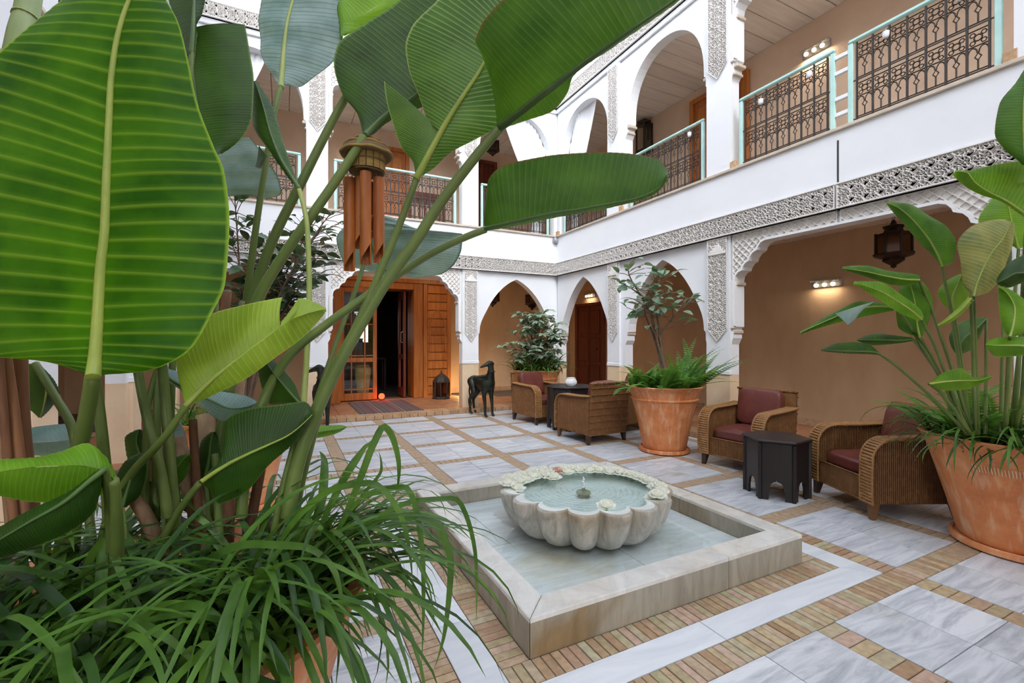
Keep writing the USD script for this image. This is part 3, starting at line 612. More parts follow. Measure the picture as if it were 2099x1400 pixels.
# rug
def rug():
    t = thing('rug', 'dark red and black striped flat-woven rug in front of the entrance', 'rug', (1.66, 8.68, AF + .004)); W, L = .54, .80
    mat('rug_pile', {'c': ('texture_coordinate', {}), 's': ('separate_xyz', {}), 'm': ('math', {'math_type': 'multiply', 'value2': 2.6}), 'w': ('math', {'math_type': 'fraction'}),
        'r': ('rgb_ramp', {'interpolate': False, 'ramp': [(0, lin(104, 40, 36)), (.18, lin(48, 34, 36)), (.30, lin(130, 56, 46)), (.44, lin(60, 40, 38)), (.52, lin(200, 178, 150)), (.55, lin(58, 34, 34)), (.70, lin(96, 60, 50)), (.82, lin(40, 32, 34)), (.93, lin(150, 110, 90)), (.96, lin(70, 34, 32))]}),
        'n': ('noise_texture', {'scale': 60.}), 'mx': ('mix', {'mix_type': 'multiply', 'fac': .5}), 'p': ('principled_bsdf', {'roughness': .95, 'sheen_weight': .2})},
        [('c.object', 's.vector'), ('s.x', 'm.value1'), ('m.value', 'w.value1'), ('w.value', 'r.fac'), ('c.object', 'n.vector'), ('r.color', 'mx.color1'), ('n.color', 'mx.color2'), ('mx.color', 'p.base_color')])
    obj('pile', bx(-W, W, -L, L, 0, .010, .004), 'rug_pile', t)
    fr = [tube([(x, sg * L, .005), (x + rng.uniform(-.01, .01), sg * (L + .05), .002)], .003, 4) for sg in (-1, 1) for x in np.linspace(-W + .01, W - .01, 50)]
    obj('fringe', cat(fr), 'curtain', t, kind='stuff')
rug()

# ------------------------------------------------------------------ lanterns and lamps
def moor_lantern(label, loc, h=.53, w=.19, chain=.17, name='hanging_lantern'):
    """Moorish hanging lantern: domed cap, tiered glazed body, pendant point."""
    t = thing(name, label, 'lantern', loc)
    H = h
    obj('cap', lathe([(0.004, H), (.02 * w / .19, H * .97), (.03, H * .90), (w * .55, H * .86), (w * .42, H * .80), (w * .5, H * .74), (w * .9, H * .70), (0.01, H * .70)], 8), 'old_brass', t)
    for k in range(8):
        a = k * PI / 4; c_, s_ = math.cos(a), math.sin(a); r = w * .86
        obj('frame_post', bx(-.010, .010, -.010, .010, H * .28, H * .72).apply_transform(trimesh.transformations.rotation_matrix(a, (0, 0, 1))).apply_translation((r * c_, r * s_, 0)), 'old_brass', t)
        b = a + PI / 8
        obj('pane', moved(bx(-.003, .003, -r * .36, r * .36, H * .30, H * .70), rz=b).apply_translation((r * .92 * math.cos(b), r * .92 * math.sin(b), 0)), 'amber_glass', t)
    obj('collar', lathe([(.02, H * .30), (w * .98, H * .30), (w, H * .275), (w * .9, H * .25), (w * .5, H * .20), (w * .55, H * .16), (w * .3, H * .10), (w * .12, H * .06), (w * .16, H * .03), (0, 0)], 8), 'old_brass', t)
    if chain: obj('chain', cat([tube([(.012 * math.cos(x), 0, H + .012 + k * .03 + .018 * math.sin(x)) if k % 2 else (0, .012 * math.cos(x), H + .012 + k * .03 + .018 * math.sin(x)) for x in np.linspace(0, 2 * PI, 9)[:-1]], .003, 4, closed=True) for k in range(int(chain / .03) + 1)]), 'old_brass', t)
    return t
moor_lantern('large dark Moorish lantern hanging in the wide bay of the right arcade', (5.9, 2.58, 2.08))
moor_lantern('dark pointed lantern hanging behind the pointed arch of the back wall', (4.02, 9.0, 2.02), .5, .17, .24)
moor_lantern('dark lantern half hidden by the right edge of the back wall arch', (5.02, 9.05, 1.98), .5, .17, .28)
moor_lantern('dark lantern hanging upstairs beside the white curtain of the back arch', (4.02, 9.0, 5.27), .45, .16, .16)
def wall_lamp(label, loc, rz):
    t = thing('wall_lamp', label, 'lamp', loc, rz)
    obj('back_plate', bx(-.19, .19, -.012, .006, -.055, .055, .004), 'grey_metal', t); obj('hood', bx(-.19, .19, -.085, -.013, .02, .05, .006), 'chrome', t)
    for k in (-1, 0, 1): obj('bulb', moved(trimesh.creation.icosphere(2, .032), (k * .11, -.06, -.022)), 'lamp_warm', t, smooth=True)
    l = UsdLux.RectLight.Define(stage, t.GetPath().pathString + '/light'); l.CreateWidthAttr(.34); l.CreateHeightAttr(.06); l.CreateIntensityAttr(LAMP); l.CreateColorAttr(Gf.Vec3f(1, .82, .62)); l.AddTranslateOp().Set(Gf.Vec3d(0, -.07, -.062))
    return t
LAMP = 45.
wall_lamp('chrome wall lamp with three lit bulbs on the tan wall of the right arcade', (IX - .008, 3.75, 2.10), -PI / 2)
wall_lamp('small wall lamp above the dark red door in the corner', (IX - .008, 9.25, 2.42), -PI / 2)
LAMP = 110.
wall_lamp('wall lamp upstairs on the right gallery wall above the mint double post', (IX - .008, 3.89, 5.45), -PI / 2)
wall_lamp('added wall lamp that brightens the back gallery near the carved door', (1.45, IY - .008, 5.45), 0)  # added lamp, only there to brighten the upper gallery
t = thing('wall_lantern', 'black framed wall lantern in the upper right gallery', 'lantern', (IX - .13, 7.24, 5.22))
for sx in (-1, 1):
    for sy in (-1, 1): obj('frame_post', bx(sx * .11 - .012, sx * .11 + .012, sy * .11 - .012, sy * .11 + .012, 0, .56), 'iron', t)
obj('frame_top', lathe([(0, .70), (.03, .66), (.19, .57), (.19, .55), (0, .55)], 4), 'iron', t); obj('frame_base', bx(-.13, .13, -.13, .13, -.02, .01, .004), 'iron', t)
for k in range(4): obj('pane', moved(bx(-.1, .1, -.105, -.101, .01, .55), rz=k * PI / 2), 'pane_glass', t)
obj('bracket', bx(.10, .13, -.03, .03, .25, .62), 'iron', t)
t = thing('floor_lantern', 'dark metal floor lantern with onion-shaped top beside the wooden shutter', 'lantern', (2.99, 9.36, AF))
w = .17
obj('dome', lathe([(0.0, .60), (.012, .59), (.022, .565), (.010, .545), (.03, .53), (.09, .49), (.15, .44), (.19, .38), (.195, .35), (.175, .34), (.0, .34)], 8), 'iron', t)
for k in range(8):
    a = k * PI / 4 + PI / 8; obj('frame_post', moved(bx(-.012, .012, -.012, .012, .04, .35), (w * math.cos(a), w * math.sin(a), 0)), 'iron', t)
    b = a + PI / 8; obj('pane', moved(bx(-.002, .002, -.055, .055, .05, .345), rz=b).apply_translation((w * .9 * math.cos(b), w * .9 * math.sin(b), 0)), 'amber_glass', t)
obj('base', lathe([(0, 0), (.20, 0), (.20, .03), (.18, .05), (0, .05)], 8), 'iron', t)
t = thing('spot_lamp', 'small grey lamp fixed under the upstairs corner of the court', 'lamp', (XR - .06, YB - .05, 3.26)); obj('shade', lathe([(.0, 0), (.035, .005), (.055, .04), (.05, .09), (.02, .12), (0, .12)], 14), 'grey_metal', t, smooth=True); obj('stem', tube([(0, 0, .11), (.03, .03, .15)], .012, 6), 'grey_metal', t)
t = thing('carved_bench', 'dark carved wooden bench in the upper gallery above the entrance', 'bench', (2.88, 9.85, 3.36))
obj('seat', bx(-.42, .42, -.26, .22, .40, .46, .01), 'red_wood', t); obj('backrest', cat(bx(-.42, .42, .18, .23, 1.10, 1.26, .01), bx(-.42, -.36, .18, .23, .46, 1.1), bx(.36, .42, .18, .23, .46, 1.1), *[bx(x, x + .03, .19, .22, .46, 1.1) for x in np.linspace(-.3, .27, 6)]), 'red_wood', t)
for sx in (-1, 1):
    for sy in (-.22, .18): obj('leg', bx(sx * .38 - .03, sx * .38 + .03, sy - .03, sy + .03, 0, .40), 'red_wood', t)
t = thing('wall_plaque', 'small dark plaque on the glowing tan wall behind the greyhound statue', 'plaque', (3.86, IY - .012, 1.60)); obj('board', bx(-.09, .09, -.012, .012, -.06, .06, .004), 'red_wood', t); obj('face', bx(-.08, .08, -.015, -.0125, -.05, .05), 'old_brass', t)
# downlight that warms the back arcade wall
t = thing('uplight', 'low warm spotlight standing on the arcade floor behind the pointed back arch', 'lamp', (3.55, 9.55, AF)); obj('housing', lathe([(0, 0), (.06, 0), (.06, .05), (.05, .07), (.045, .06), (0, .06)], 16), 'grey_metal', t)
l = UsdLux.SphereLight.Define(stage, '/World/uplight/light'); l.CreateRadiusAttr(.04); l.CreateIntensityAttr(700.); l.CreateColorAttr(Gf.Vec3f(1, .70, .36)); l.AddTranslateOp().Set(Gf.Vec3d(0, 0.0, .13))

for k, (x, y) in enumerate(((1.75, 9.1), (2.95, 8.95), (4.2, 9.2))):
    t = thing('ceiling_lamp', ['round recessed ceiling lamp above the rug at the entrance', 'round recessed ceiling lamp above the floor lantern', 'round recessed ceiling lamp behind the pointed back arch'][k], 'lamp', (x, y, 2.755))
    obj('ring', lathe([(.05, .022), (.075, .022), (.078, .012), (.07, 0), (.055, .002), (.05, .022)], 24), 'chrome', t, smooth=40); obj('lens', lathe([(0, .012), (.052, .012), (.052, .02), (0, .02)], 20), 'lamp_warm', t)
    l = UsdLux.DiskLight.Define(stage, t.GetPath().pathString + '/light'); l.CreateRadiusAttr(.05); l.CreateIntensityAttr(320.); l.CreateColorAttr(Gf.Vec3f(1, .74, .46)); l.AddTranslateOp().Set(Gf.Vec3d(0, 0, -.004))

# ------------------------------------------------------------------ fountain
t = thing('fountain_basin', 'low square marble fountain basin with a mitred coping in the middle of the court', 'basin', ((PX0 + PX1) / 2, (PY0 + PY1) / 2, 0))
hx, hy, cw = (PX1 - PX0) / 2, (PY1 - PY0) / 2, .135
def cope(poly, z0, z1):
    m = extrude(poly, z1 - z0); m.apply_translation((0, 0, z0)); return m
O, I = [(-hx, -hy), (hx, -hy), (hx, hy), (-hx, hy)], [(-hx + cw, -hy + cw), (hx - cw, -hy + cw), (hx - cw, hy - cw), (-hx + cw, hy - cw)]
for k in range(4):
    q = Polygon([O[k], O[(k + 1) % 4], I[(k + 1) % 4], I[k]])
    for s_ in (0, 1):
        cut = sbox(-9, -9, .28, 9) if s_ == 0 else sbox(.28, -9, 9, 9)
        if k % 2: cut = sbox(-9, -9, 9, -.1) if s_ == 0 else sbox(-9, -.1, 9, 9)
        g = q.intersection(cut).buffer(-.0018, join_style=2); zz = PH
        low = np.array(g.exterior.coords)[:-1]; up_ = np.array(g.buffer(-.004, join_style=2).exterior.coords)[:-1]; zc = PH - .022
        obj('coping_slab', trimesh.convex.convex_hull(np.vstack([np.c_[low, np.full(len(low), zc)], np.c_[low, np.full(len(low), zz - .004)], np.c_[up_, np.full(len(up_), zz)]])), 'marble_coping', t)
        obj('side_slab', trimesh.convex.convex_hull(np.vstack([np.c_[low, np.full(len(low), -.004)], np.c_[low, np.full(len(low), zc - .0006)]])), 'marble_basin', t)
for i in range(2):
    for j in range(2):
        x0, y0 = -hx + cw, -hy + cw; w_, h_ = hx - cw, hy - cw
        obj('pool_slab', bx(x0 + i * w_ + .002, x0 + (i + 1) * w_ - .002, y0 + j * h_ + .002, y0 + (j + 1) * h_ - .002, .0, .042, .002), 'marble_pool', t)
pw = tag(obj('pool_water', (np.array([(x, y, .050) for x in (PX0 + cw + .003, PX1 - cw - .003) for y in (PY0 + cw + .003, PY1 - cw - .003)]), np.array([[0, 2, 3], [0, 3, 1]])), 'water_film'), 'thin film of clear water lying in the square basin', 'water')
FC, NL, RB = ((PX0 + PX1) / 2, (PY0 + PY1) / 2), 16, .575
ph0 = math.atan2(-FC[1], -FC[0])
def lob(th, i):
    k = (np.abs(np.cos((th - ph0) * NL / 2))) ** .55
    s_ = np.array(LS)[i.astype(int)] if hasattr(i, 'astype') else LS[i]
    return 1 - s_ * (1 - k)
prof = [(.0, .052), (.32, .052), (.36, .056), (.42, .075), (.475, .105), (.515, .15), (.545, .205), (.562, .255), (.572, .295), (.575, .318), (.569, .326), (.55, .329), (.50, .329), (.485, .324), (.478, .31), (.465, .285), (.41, .264), (.30, .252), (.15, .247), (0, .247)]
LS = [0, .16, .20, .215, .21, .20, .19, .18, .175, .17, .165, .16, .13, .11, .09, .06, .03, 0, 0, 0]
t = thing('fountain_bowl', 'scalloped marble fountain bowl standing in the square basin', 'fountain', (FC[0], FC[1], 0))
obj('bowl', lathe(prof[:12], 16 * 14, lob), 'marble_bowl', t, smooth=55); obj('lining', lathe(prof[11:], 16 * 14, lambda th, i: lob(th, i + 11)), 'marble_lining', t, smooth=55)
obj('spout', lathe([(0, .247), (.040, .249), (.038, .262), (.052, .272), (.044, .284), (.014, .291), (.010, .304), (0, .304)], 20), 'nozzle', t, smooth=40)
rr = np.linspace(0, .482, 90); th = np.arange(96) * 2 * PI / 96
zz = .296 + .0022 * np.sin(rr * 2 * PI / .038) * np.exp(-rr * 3.0) + .016 * np.exp(-(rr / .03) ** 2)
v = np.stack([rr[:, None] * np.cos(th), rr[:, None] * np.sin(th), np.repeat(zz[:, None], 96, 1)], -1).reshape(-1, 3)
i_, j_ = np.meshgrid(np.arange(89), np.arange(96), indexing='ij'); q = np.stack([i_ * 96 + j_, (i_ + 1) * 96 + j_, (i_ + 1) * 96 + (j_ + 1) % 96, i_ * 96 + (j_ + 1) % 96], -1).reshape(-1, 4)
wt = obj('fountain_water', (v + [FC[0], FC[1], 0], q), 'water', None, smooth=True); tag(wt, 'pale green rippled water filling the scalloped bowl', 'water')
mat('splash', {'p': ('principled_bsdf', {'base_color': (.9, .95, .97), 'roughness': .15, 'transmission_weight': .5, 'ior': 1.33})}, [])
jt_ = [moved(trimesh.creation.icosphere(2, r), (x, y, z)) for x, y, z, r in ((0, 0, .314, .012), (.004, .003, .330, .012), (-.004, 0, .346, .011), (.002, .002, .362, .009), (-.002, 0, .376, .006), (.012, .004, .312, .007), (-.013, -.004, .312, .007), (.002, -.013, .311, .006))]
tag(obj('water_jet', moved(cat(jt_), (FC[0], FC[1], 0)), 'splash', None, smooth=True), 'small bubbling jet at the centre of the bowl', 'water')

# white roses floating along the rim
mat('rose_white', {'c': ('geometry', {}), 'n': ('noise_texture', {'scale': 25.}), 'oi': ('object_info', {}), 'r': ('rgb_ramp', {'ramp': [(.3, (.95, .95, .80)), (.65, (.97, .97, .91))]}), 'p': ('principled_bsdf', {'roughness': .6, }), 't': ('translucent_bsdf', {'color': (.95, .95, .9)}), 'mx': ('mix_closure', {'fac': .45})},
    [('c.position', 'n.vector'), ('n.fac', 'r.fac'), ('r.color', 'p.base_color'), ('p.BSDF', 'mx.closure1'), ('t.BSDF', 'mx.closure2')], surface='mx.closure')
simple('rose_pink', lin(236, 170, 160), lin(240, 205, 190), rough=.6)
simple('rose_green', lin(120, 150, 80), rough=.6)
def rose_meshes(R, seed):
    r = np.random.default_rng(seed); ms = []
    for ring, (n, rad, tilt, size, zz) in enumerate(((4, .10, 1.35, .55, .50), (5, .28, 1.1, .7, .40), (6, .48, .75, .85, .25), (7, .66, .35, .95, .08))):
        for k in range(n):
            a = 2 * PI * k / n + ring * .5 + r.uniform(-.2, .2); U, V = np.meshgrid(np.linspace(-1, 1, 5), np.linspace(0, 1, 4), indexing='ij')
            wv = size * R * .62 * (np.sin(PI * np.clip(V * .75 + .2, 0, 1))) ; x = U * wv; L = V * R * size * .8
            cup = .30 * R * size * (U ** 2)
            y = L * math.cos(tilt) - cup * math.sin(tilt) * .6; z = L * math.sin(tilt) + cup * math.cos(tilt) * .6 + .03 * R * np.sin(3 * U + k)
            P = np.stack([x, y + rad * R * .5, z + zz * R * .85], -1).reshape(-1, 3)
            ms.append(moved(trimesh.Trimesh(P, grid_faces(5, 4), process=False), rz=a - PI / 2))
    return ms
def on_bowl(px, py, z):
    d = (EYE - z) * FPX / (py - CY); return at(px, py, d)
ros = [(1040, 996), (1053, 990), (1066, 984), (1060, 999), (1044, 985), (1072, 972), (1086, 967), (1080, 980), (1094, 974), (1100, 962), (1110, 968), (1116, 959), (1128, 964), (1135, 975), (1143, 962), (1152, 958), (1162, 964), (1174, 958), (1186, 961),
       (1196, 957), (1208, 961), (1218, 957), (1229, 961), (1240, 959), (1251, 964), (1262, 961), (1272, 966), (1284, 968), (1296, 971), (1308, 975), (1320, 979), (1344, 996), (1352, 1001), (1338, 1017), (1348, 1021), (1356, 1013), (1243, 1045), (1121, 972), (1064, 975), (1330, 984)]
desc = ['at the left end of the ring of petals', 'on the left of the bowl rim', 'on the far rim of the bowl', 'on the right rim of the bowl']
for k, (px, py) in enumerate(ros):
    zr = .335 if not 36 == k else .305
    p = on_bowl(px, py + 6, zr - .02); lone, pink = k == 36, k == 14
    rad = math.hypot(p[0] - FC[0], p[1] - FC[1]); f = min(1, .545 / rad) if not lone else 1.
    p[:2] = np.array(FC) + (p[:2] - FC) * f; zr = .332 if rad * f > .48 else .304
    order = sorted(range(len(ros)), key=lambda q: ros[q][0]).index(k) + 1
    nth = '%d%s' % (order, {1: 'st', 2: 'nd', 3: 'rd'}.get(order % 10 if order not in (11, 12, 13) else 0, 'th'))
    lab = 'single white rose floating alone near the front rim of the bowl' if lone else 'pale pink rose among the white ones on the far rim of the bowl' if pink else \
        'white rose on the %s rim of the bowl, %s from the left end' % ('left' if px < 1110 else 'far' if px < 1325 else 'right', nth)
    grp = None if lone or pink else 'white roses on the left rim' if px < 1110 else 'white roses along the far rim' if px < 1325 else 'white roses on the right rim'
    o = thing('rose', lab, 'flower', (p[0], p[1], zr), rng.uniform(0, 6), grp)
    R = .056 * rng.uniform(.9, 1.12); ms = rose_meshes(R, k)
    obj('outer_petals', cat(ms[9:]), 'rose_pink' if pink else 'rose_white', o, smooth=True); obj('heart', cat(ms[:9]), 'rose_pink' if pink else 'rose_white', o, smooth=True)
    obj('calyx', lathe([(0, -.004), (.014, -.002), (.02, .004), (0, .008)], 8), 'rose_green', o)

# ------------------------------------------------------------------ furniture
for nm, tones in (('wicker', (lin(112, 74, 40), lin(150, 106, 62), lin(184, 142, 92))), ('wicker_rim', (lin(140, 98, 56), lin(184, 142, 92), lin(214, 178, 128)))):
    mat(nm, {'c': ('texture_coordinate', {}), 'g': ('geometry', {}), 'n': ('noise_texture', {'scale': 26., 'detail': 4.}), 'ad': ('mix_float', {'fac': .45}), 'r': ('rgb_ramp', {'ramp': [(.25, tones[0]), (.52, tones[1]), (.8, tones[2])]}), 'p': ('principled_bsdf', {'roughness': .45})},
        [('c.object', 'n.vector'), ('n.fac', 'ad.a'), ('g.random_per_island', 'ad.b'), ('ad.result', 'r.fac'), ('r.color', 'p.base_color')])
simple('wicker_dark', lin(118, 80, 46), lin(84, 54, 30), rough=.5, scale=20)
simple('leather', lin(104, 52, 44), lin(84, 40, 34), rough=.34, scale=6, bump=.12, bscale=90)
simple('leg_wood', lin(120, 82, 48), lin(90, 60, 34), rough=.45, scale=10)
simple('leg_dark', lin(64, 44, 34), lin(46, 32, 26), rough=.45, scale=10)  # darker copy of the leg wood, shade put into the colour
def woven(path, width_dir, w, nper, r=.008):
    """A row of canes laid side by side across a strip that follows a path: returns a corrugated band of real strands."""
    p = np.asarray(path, float); seg = np.r_[0, np.cumsum(np.linalg.norm(np.diff(p, axis=0), axis=1))]; L = seg[-1]; n = max(2, int(L / nper)); ms = []
    wd = np.asarray(width_dir, float)
    for s in (np.arange(n) + .5) * L / n:
        c = np.array([np.interp(s, seg, p[:, k]) for k in range(3)]); ms.append(tube([c - wd * w / 2, c + wd * w / 2], r, 5))
    return cat(ms)
def armchair(label, loc, rz, group=None, dark=False):
    """Wicker club chair, front towards -y: scrolled arms, plaited rims, leather cushions."""
    t = thing('wicker_armchair', label, 'armchair', loc, rz, group); wk = 'wicker'
    W, D, hs, ha, hb = .335, .345, .115, .585, .775
    obj('frame', cat(bx(-W + .07, W - .07, -D + .03, D - .04, hs + .01, .27, .01)), 'wicker_dark', t)
    # woven skirt strands: front apron, back
    ap = [tube([(x, -D + .025, hs), (x, -D + .022, .295)], .0062, 5) for x in np.arange(-W + .085, W - .08, .0135)]
    obj('front_apron', cat(ap + [tube([(-W + .07, -D + .018, z), (W - .07, -D + .018, z)], .007, 5) for z in (hs + .004, .292)]), wk, t, smooth=True)
    bk = [tube([(x, D - .015, hs), (x, D + .02, .45), (x, D + .045, hb - .02)], .0065, 5) for x in np.arange(-W + .03, W - .025, .0145)]
    obj('backrest', cat(moved(bx(-W + .03, W - .03, -.022, .012, 0, hb - .14, .012), (0, D - .02, .14), 0, -.075)), wk, t)
    obj('back_weave', cat(bk + [tube([(-W + .02, D - .012 + k * .0085 * 1.1, hs + k * .085), (W - .02, D - .012 + k * .0085 * 1.1, hs + k * .085)], .0075, 5) for k in range(8)]), wk, t, smooth=True)
    obj('back_rim', woven([(x, D + .03, hb - .01) for x in np.linspace(-W + .02, W - .02, 20)], (0, 1, 0), .06, .026, .014), wk, t, smooth=True)
    for sg in (-1, 1):
        xs = sg * (W - .05)
        arc = [(-D, hs), (-D - .004, .30), (-D, .42)] + [(-D + .155 - .155 * math.cos(a), .430 + .155 * math.sin(a)) for a in np.linspace(.1, PI / 2, 9)] + [(.02, ha + .002), (D - .09, ha + .012), (D - .01, ha + .02)]
        path = [(xs, y, z) for y, z in arc]
        obj('arm_rim', woven(path, (1, 0, 0), .118, .0235, .0124), 'wicker_rim', t, smooth=True)
        side = Polygon([(y + (.02 if y < -D + .1 else 0), z - (.012 if z > .4 else 0)) for y, z in arc] + [(D - .01, hs)])
        m = extrude(side.buffer(0), .055); m = trimesh.Trimesh(np.stack([m.vertices[:, 2] - .0275 + xs, m.vertices[:, 0], m.vertices[:, 1]], 1), m.faces, process=False); m.fix_normals()
        obj('arm', m, 'wicker_dark', t)  # dark core colour paints the shade in the gaps between canes
        ys = np.arange(-D + .03, D - .02, .0145); top = lambda y: np.interp(y, [-D, -D + .02, -D + .05, -D + .10, -D + .155, D], [.42, .48, .535, .57, ha - .008, ha + .008])
        obj('side_weave', cat([tube([(xs + q * .031, y, hs + .006), (xs + q * .031, y, top(y) - .012)], .0062, 5) for y in ys for q in (-1, 1)]), 'wicker', t, smooth=True)
        ed = [(xs + q, y - .003, z) for q in (-.049, .049) for y, z in arc[:0]]
        for q in (-.056, .056): obj('edge_cord', tube([(xs + q, y - .004, z + .004) for y, z in arc], .0085, 6), 'wicker_rim', t, smooth=True)
        for y, s2, lm in ((-D + .045, -1, 'leg_wood'), (D - .05, 1, 'leg_dark')):
            pts = [(xs - sg * .030, y - .030, hs + .015), (xs + sg * .030, y - .030, hs + .015), (xs + sg * .030, y + .030, hs + .015), (xs - sg * .030, y + .030, hs + .015)]
            ft = [(xs + sg * .012 - .016, y + s2 * .014 - .016, 0), (xs + sg * .012 + .016, y + s2 * .014 - .016, 0), (xs + sg * .012 + .016, y + s2 * .014 + .016, 0), (xs + sg * .012 - .016, y + s2 * .014 + .016, 0)]
            obj('leg', trimesh.convex.convex_hull(np.array(pts + ft)), lm if sg > 0 or s2 > 0 else 'leg_dark', t)
    def cushion(w, d, h, seam):
        m = trimesh.creation.box((w, d, h)); 
        for _ in range(4): m = m.subdivide()
        v = m.vertices / np.array([w / 2, d / 2, h / 2]); e = 5.
        n = (np.abs(v) ** e).sum(1, keepdims=True) ** (1 / e); mx = np.abs(v).max(1, keepdims=True); v = v * (mx / n) ** .9
        puff = 1 + .10 * (1 - v[:, 0] ** 2) * (1 - v[:, 1] ** 2); v[:, 2] *= puff
        return trimesh.Trimesh(v * np.array([w / 2, d / 2, h / 2]), m.faces, process=False)
    sc = obj('seat_cushion', moved(cushion(2 * W - .20, 2 * D - .14, .125, 0), (0, -.03, .335)), 'leather', t, smooth=True)
    bc = obj('back_cushion', moved(cushion(2 * W - .21, .40, .13, 0), (0, D - .105, .585), rx=PI / 2 - .20), 'leather', t, smooth=True)
    return t
armchair('wicker armchair with plum leather cushions left of the near black hexagonal table', (4.32, 3.16, 0), math.atan2(-.13, -.99) + PI / 2)
armchair('wicker armchair with plum cushions right of the hexagonal table, partly behind the big pot', (4.23, 1.93, 0), math.atan2(.43, -.90) + PI / 2)
armchair('wicker armchair facing the camera beside the greyhound, plum cushions visible', (3.72, 6.45, 0), .12)
armchair('wicker armchair seen from behind, left of the fern-filled terracotta pot', (3.66, 4.98, 0), PI + .06)
armchair('wicker armchair almost hidden behind the fern-filled terracotta pot', (4.55, 5.35, 0), -PI / 2 + .05)
def hex_table(label, loc, n=6, R=.24, h=.49, rz=0., cut=True):
    t = thing('side_table', label, 'table', loc, rz)
    obj('tabletop', cat(lathe([(0, h), (R * 1.06, h), (R * 1.10, h - .008), (R * 1.10, h - .018), (R * 1.04, h - .028), (0, h - .028)], n)), 'black_wood', t)
    w = 2 * R * math.sin(PI / n); a0 = R * math.cos(PI / n)
    for k in range(n):
        a = PI / n + k * 2 * PI / n
        P = sbox(-w / 2, 0, w / 2, h - .028)
        hole = unary_union([Point(0, .105).buffer(w * .20), Point(-w * .13, .07).buffer(w * .10), Point(w * .13, .07).buffer(w * .10), sbox(-w * .24, -.01, w * .24, .06), Polygon([(-.012, .10), (.012, .10), (0, .105 + w * .27)])])
        P = P.difference(hole)
        m = extrude(P, .018); m = trimesh.Trimesh(np.stack([a0 - m.vertices[:, 2], m.vertices[:, 0], m.vertices[:, 1]], 1), m.faces, process=False); m.fix_normals()
        obj('side_panel', moved(m, rz=a), 'black_wood', t)
        obj('corner_post', moved(bx(-.014, .012, -.014, .014, 0, h - .03, .003), (R, 0, 0)).apply_transform(trimesh.transformations.rotation_matrix(k * 2 * PI / n, (0, 0, 1))), 'black_wood', t)
    return t
hex_table('black hexagonal wooden side table with cut-out feet near the fountain', (3.74, 2.47, 0), rz=.08)
far = hex_table('larger black table with slender legs between the two far wicker armchairs', (3.82, 5.72, 0), 8, .33, .63, .2)
t = thing('candle_jar', 'round white glass candle jar on the far black table', 'candle jar', (3.80, 5.66, .63))
obj('jar', lathe([(0, 0), (.06, 0), (.085, .03), (.088, .06), (.07, .10), (.062, .11), (.066, .12), (.058, .12), (.055, .105), (.075, .06), (.07, .03), (0, .015)], 24), 'plaster_white', t, smooth=50)
obj('candle', lathe([(0, .085), (.055, .085), (.055, .016), (0, .016)][::-1], 16), 'rose_white', t)

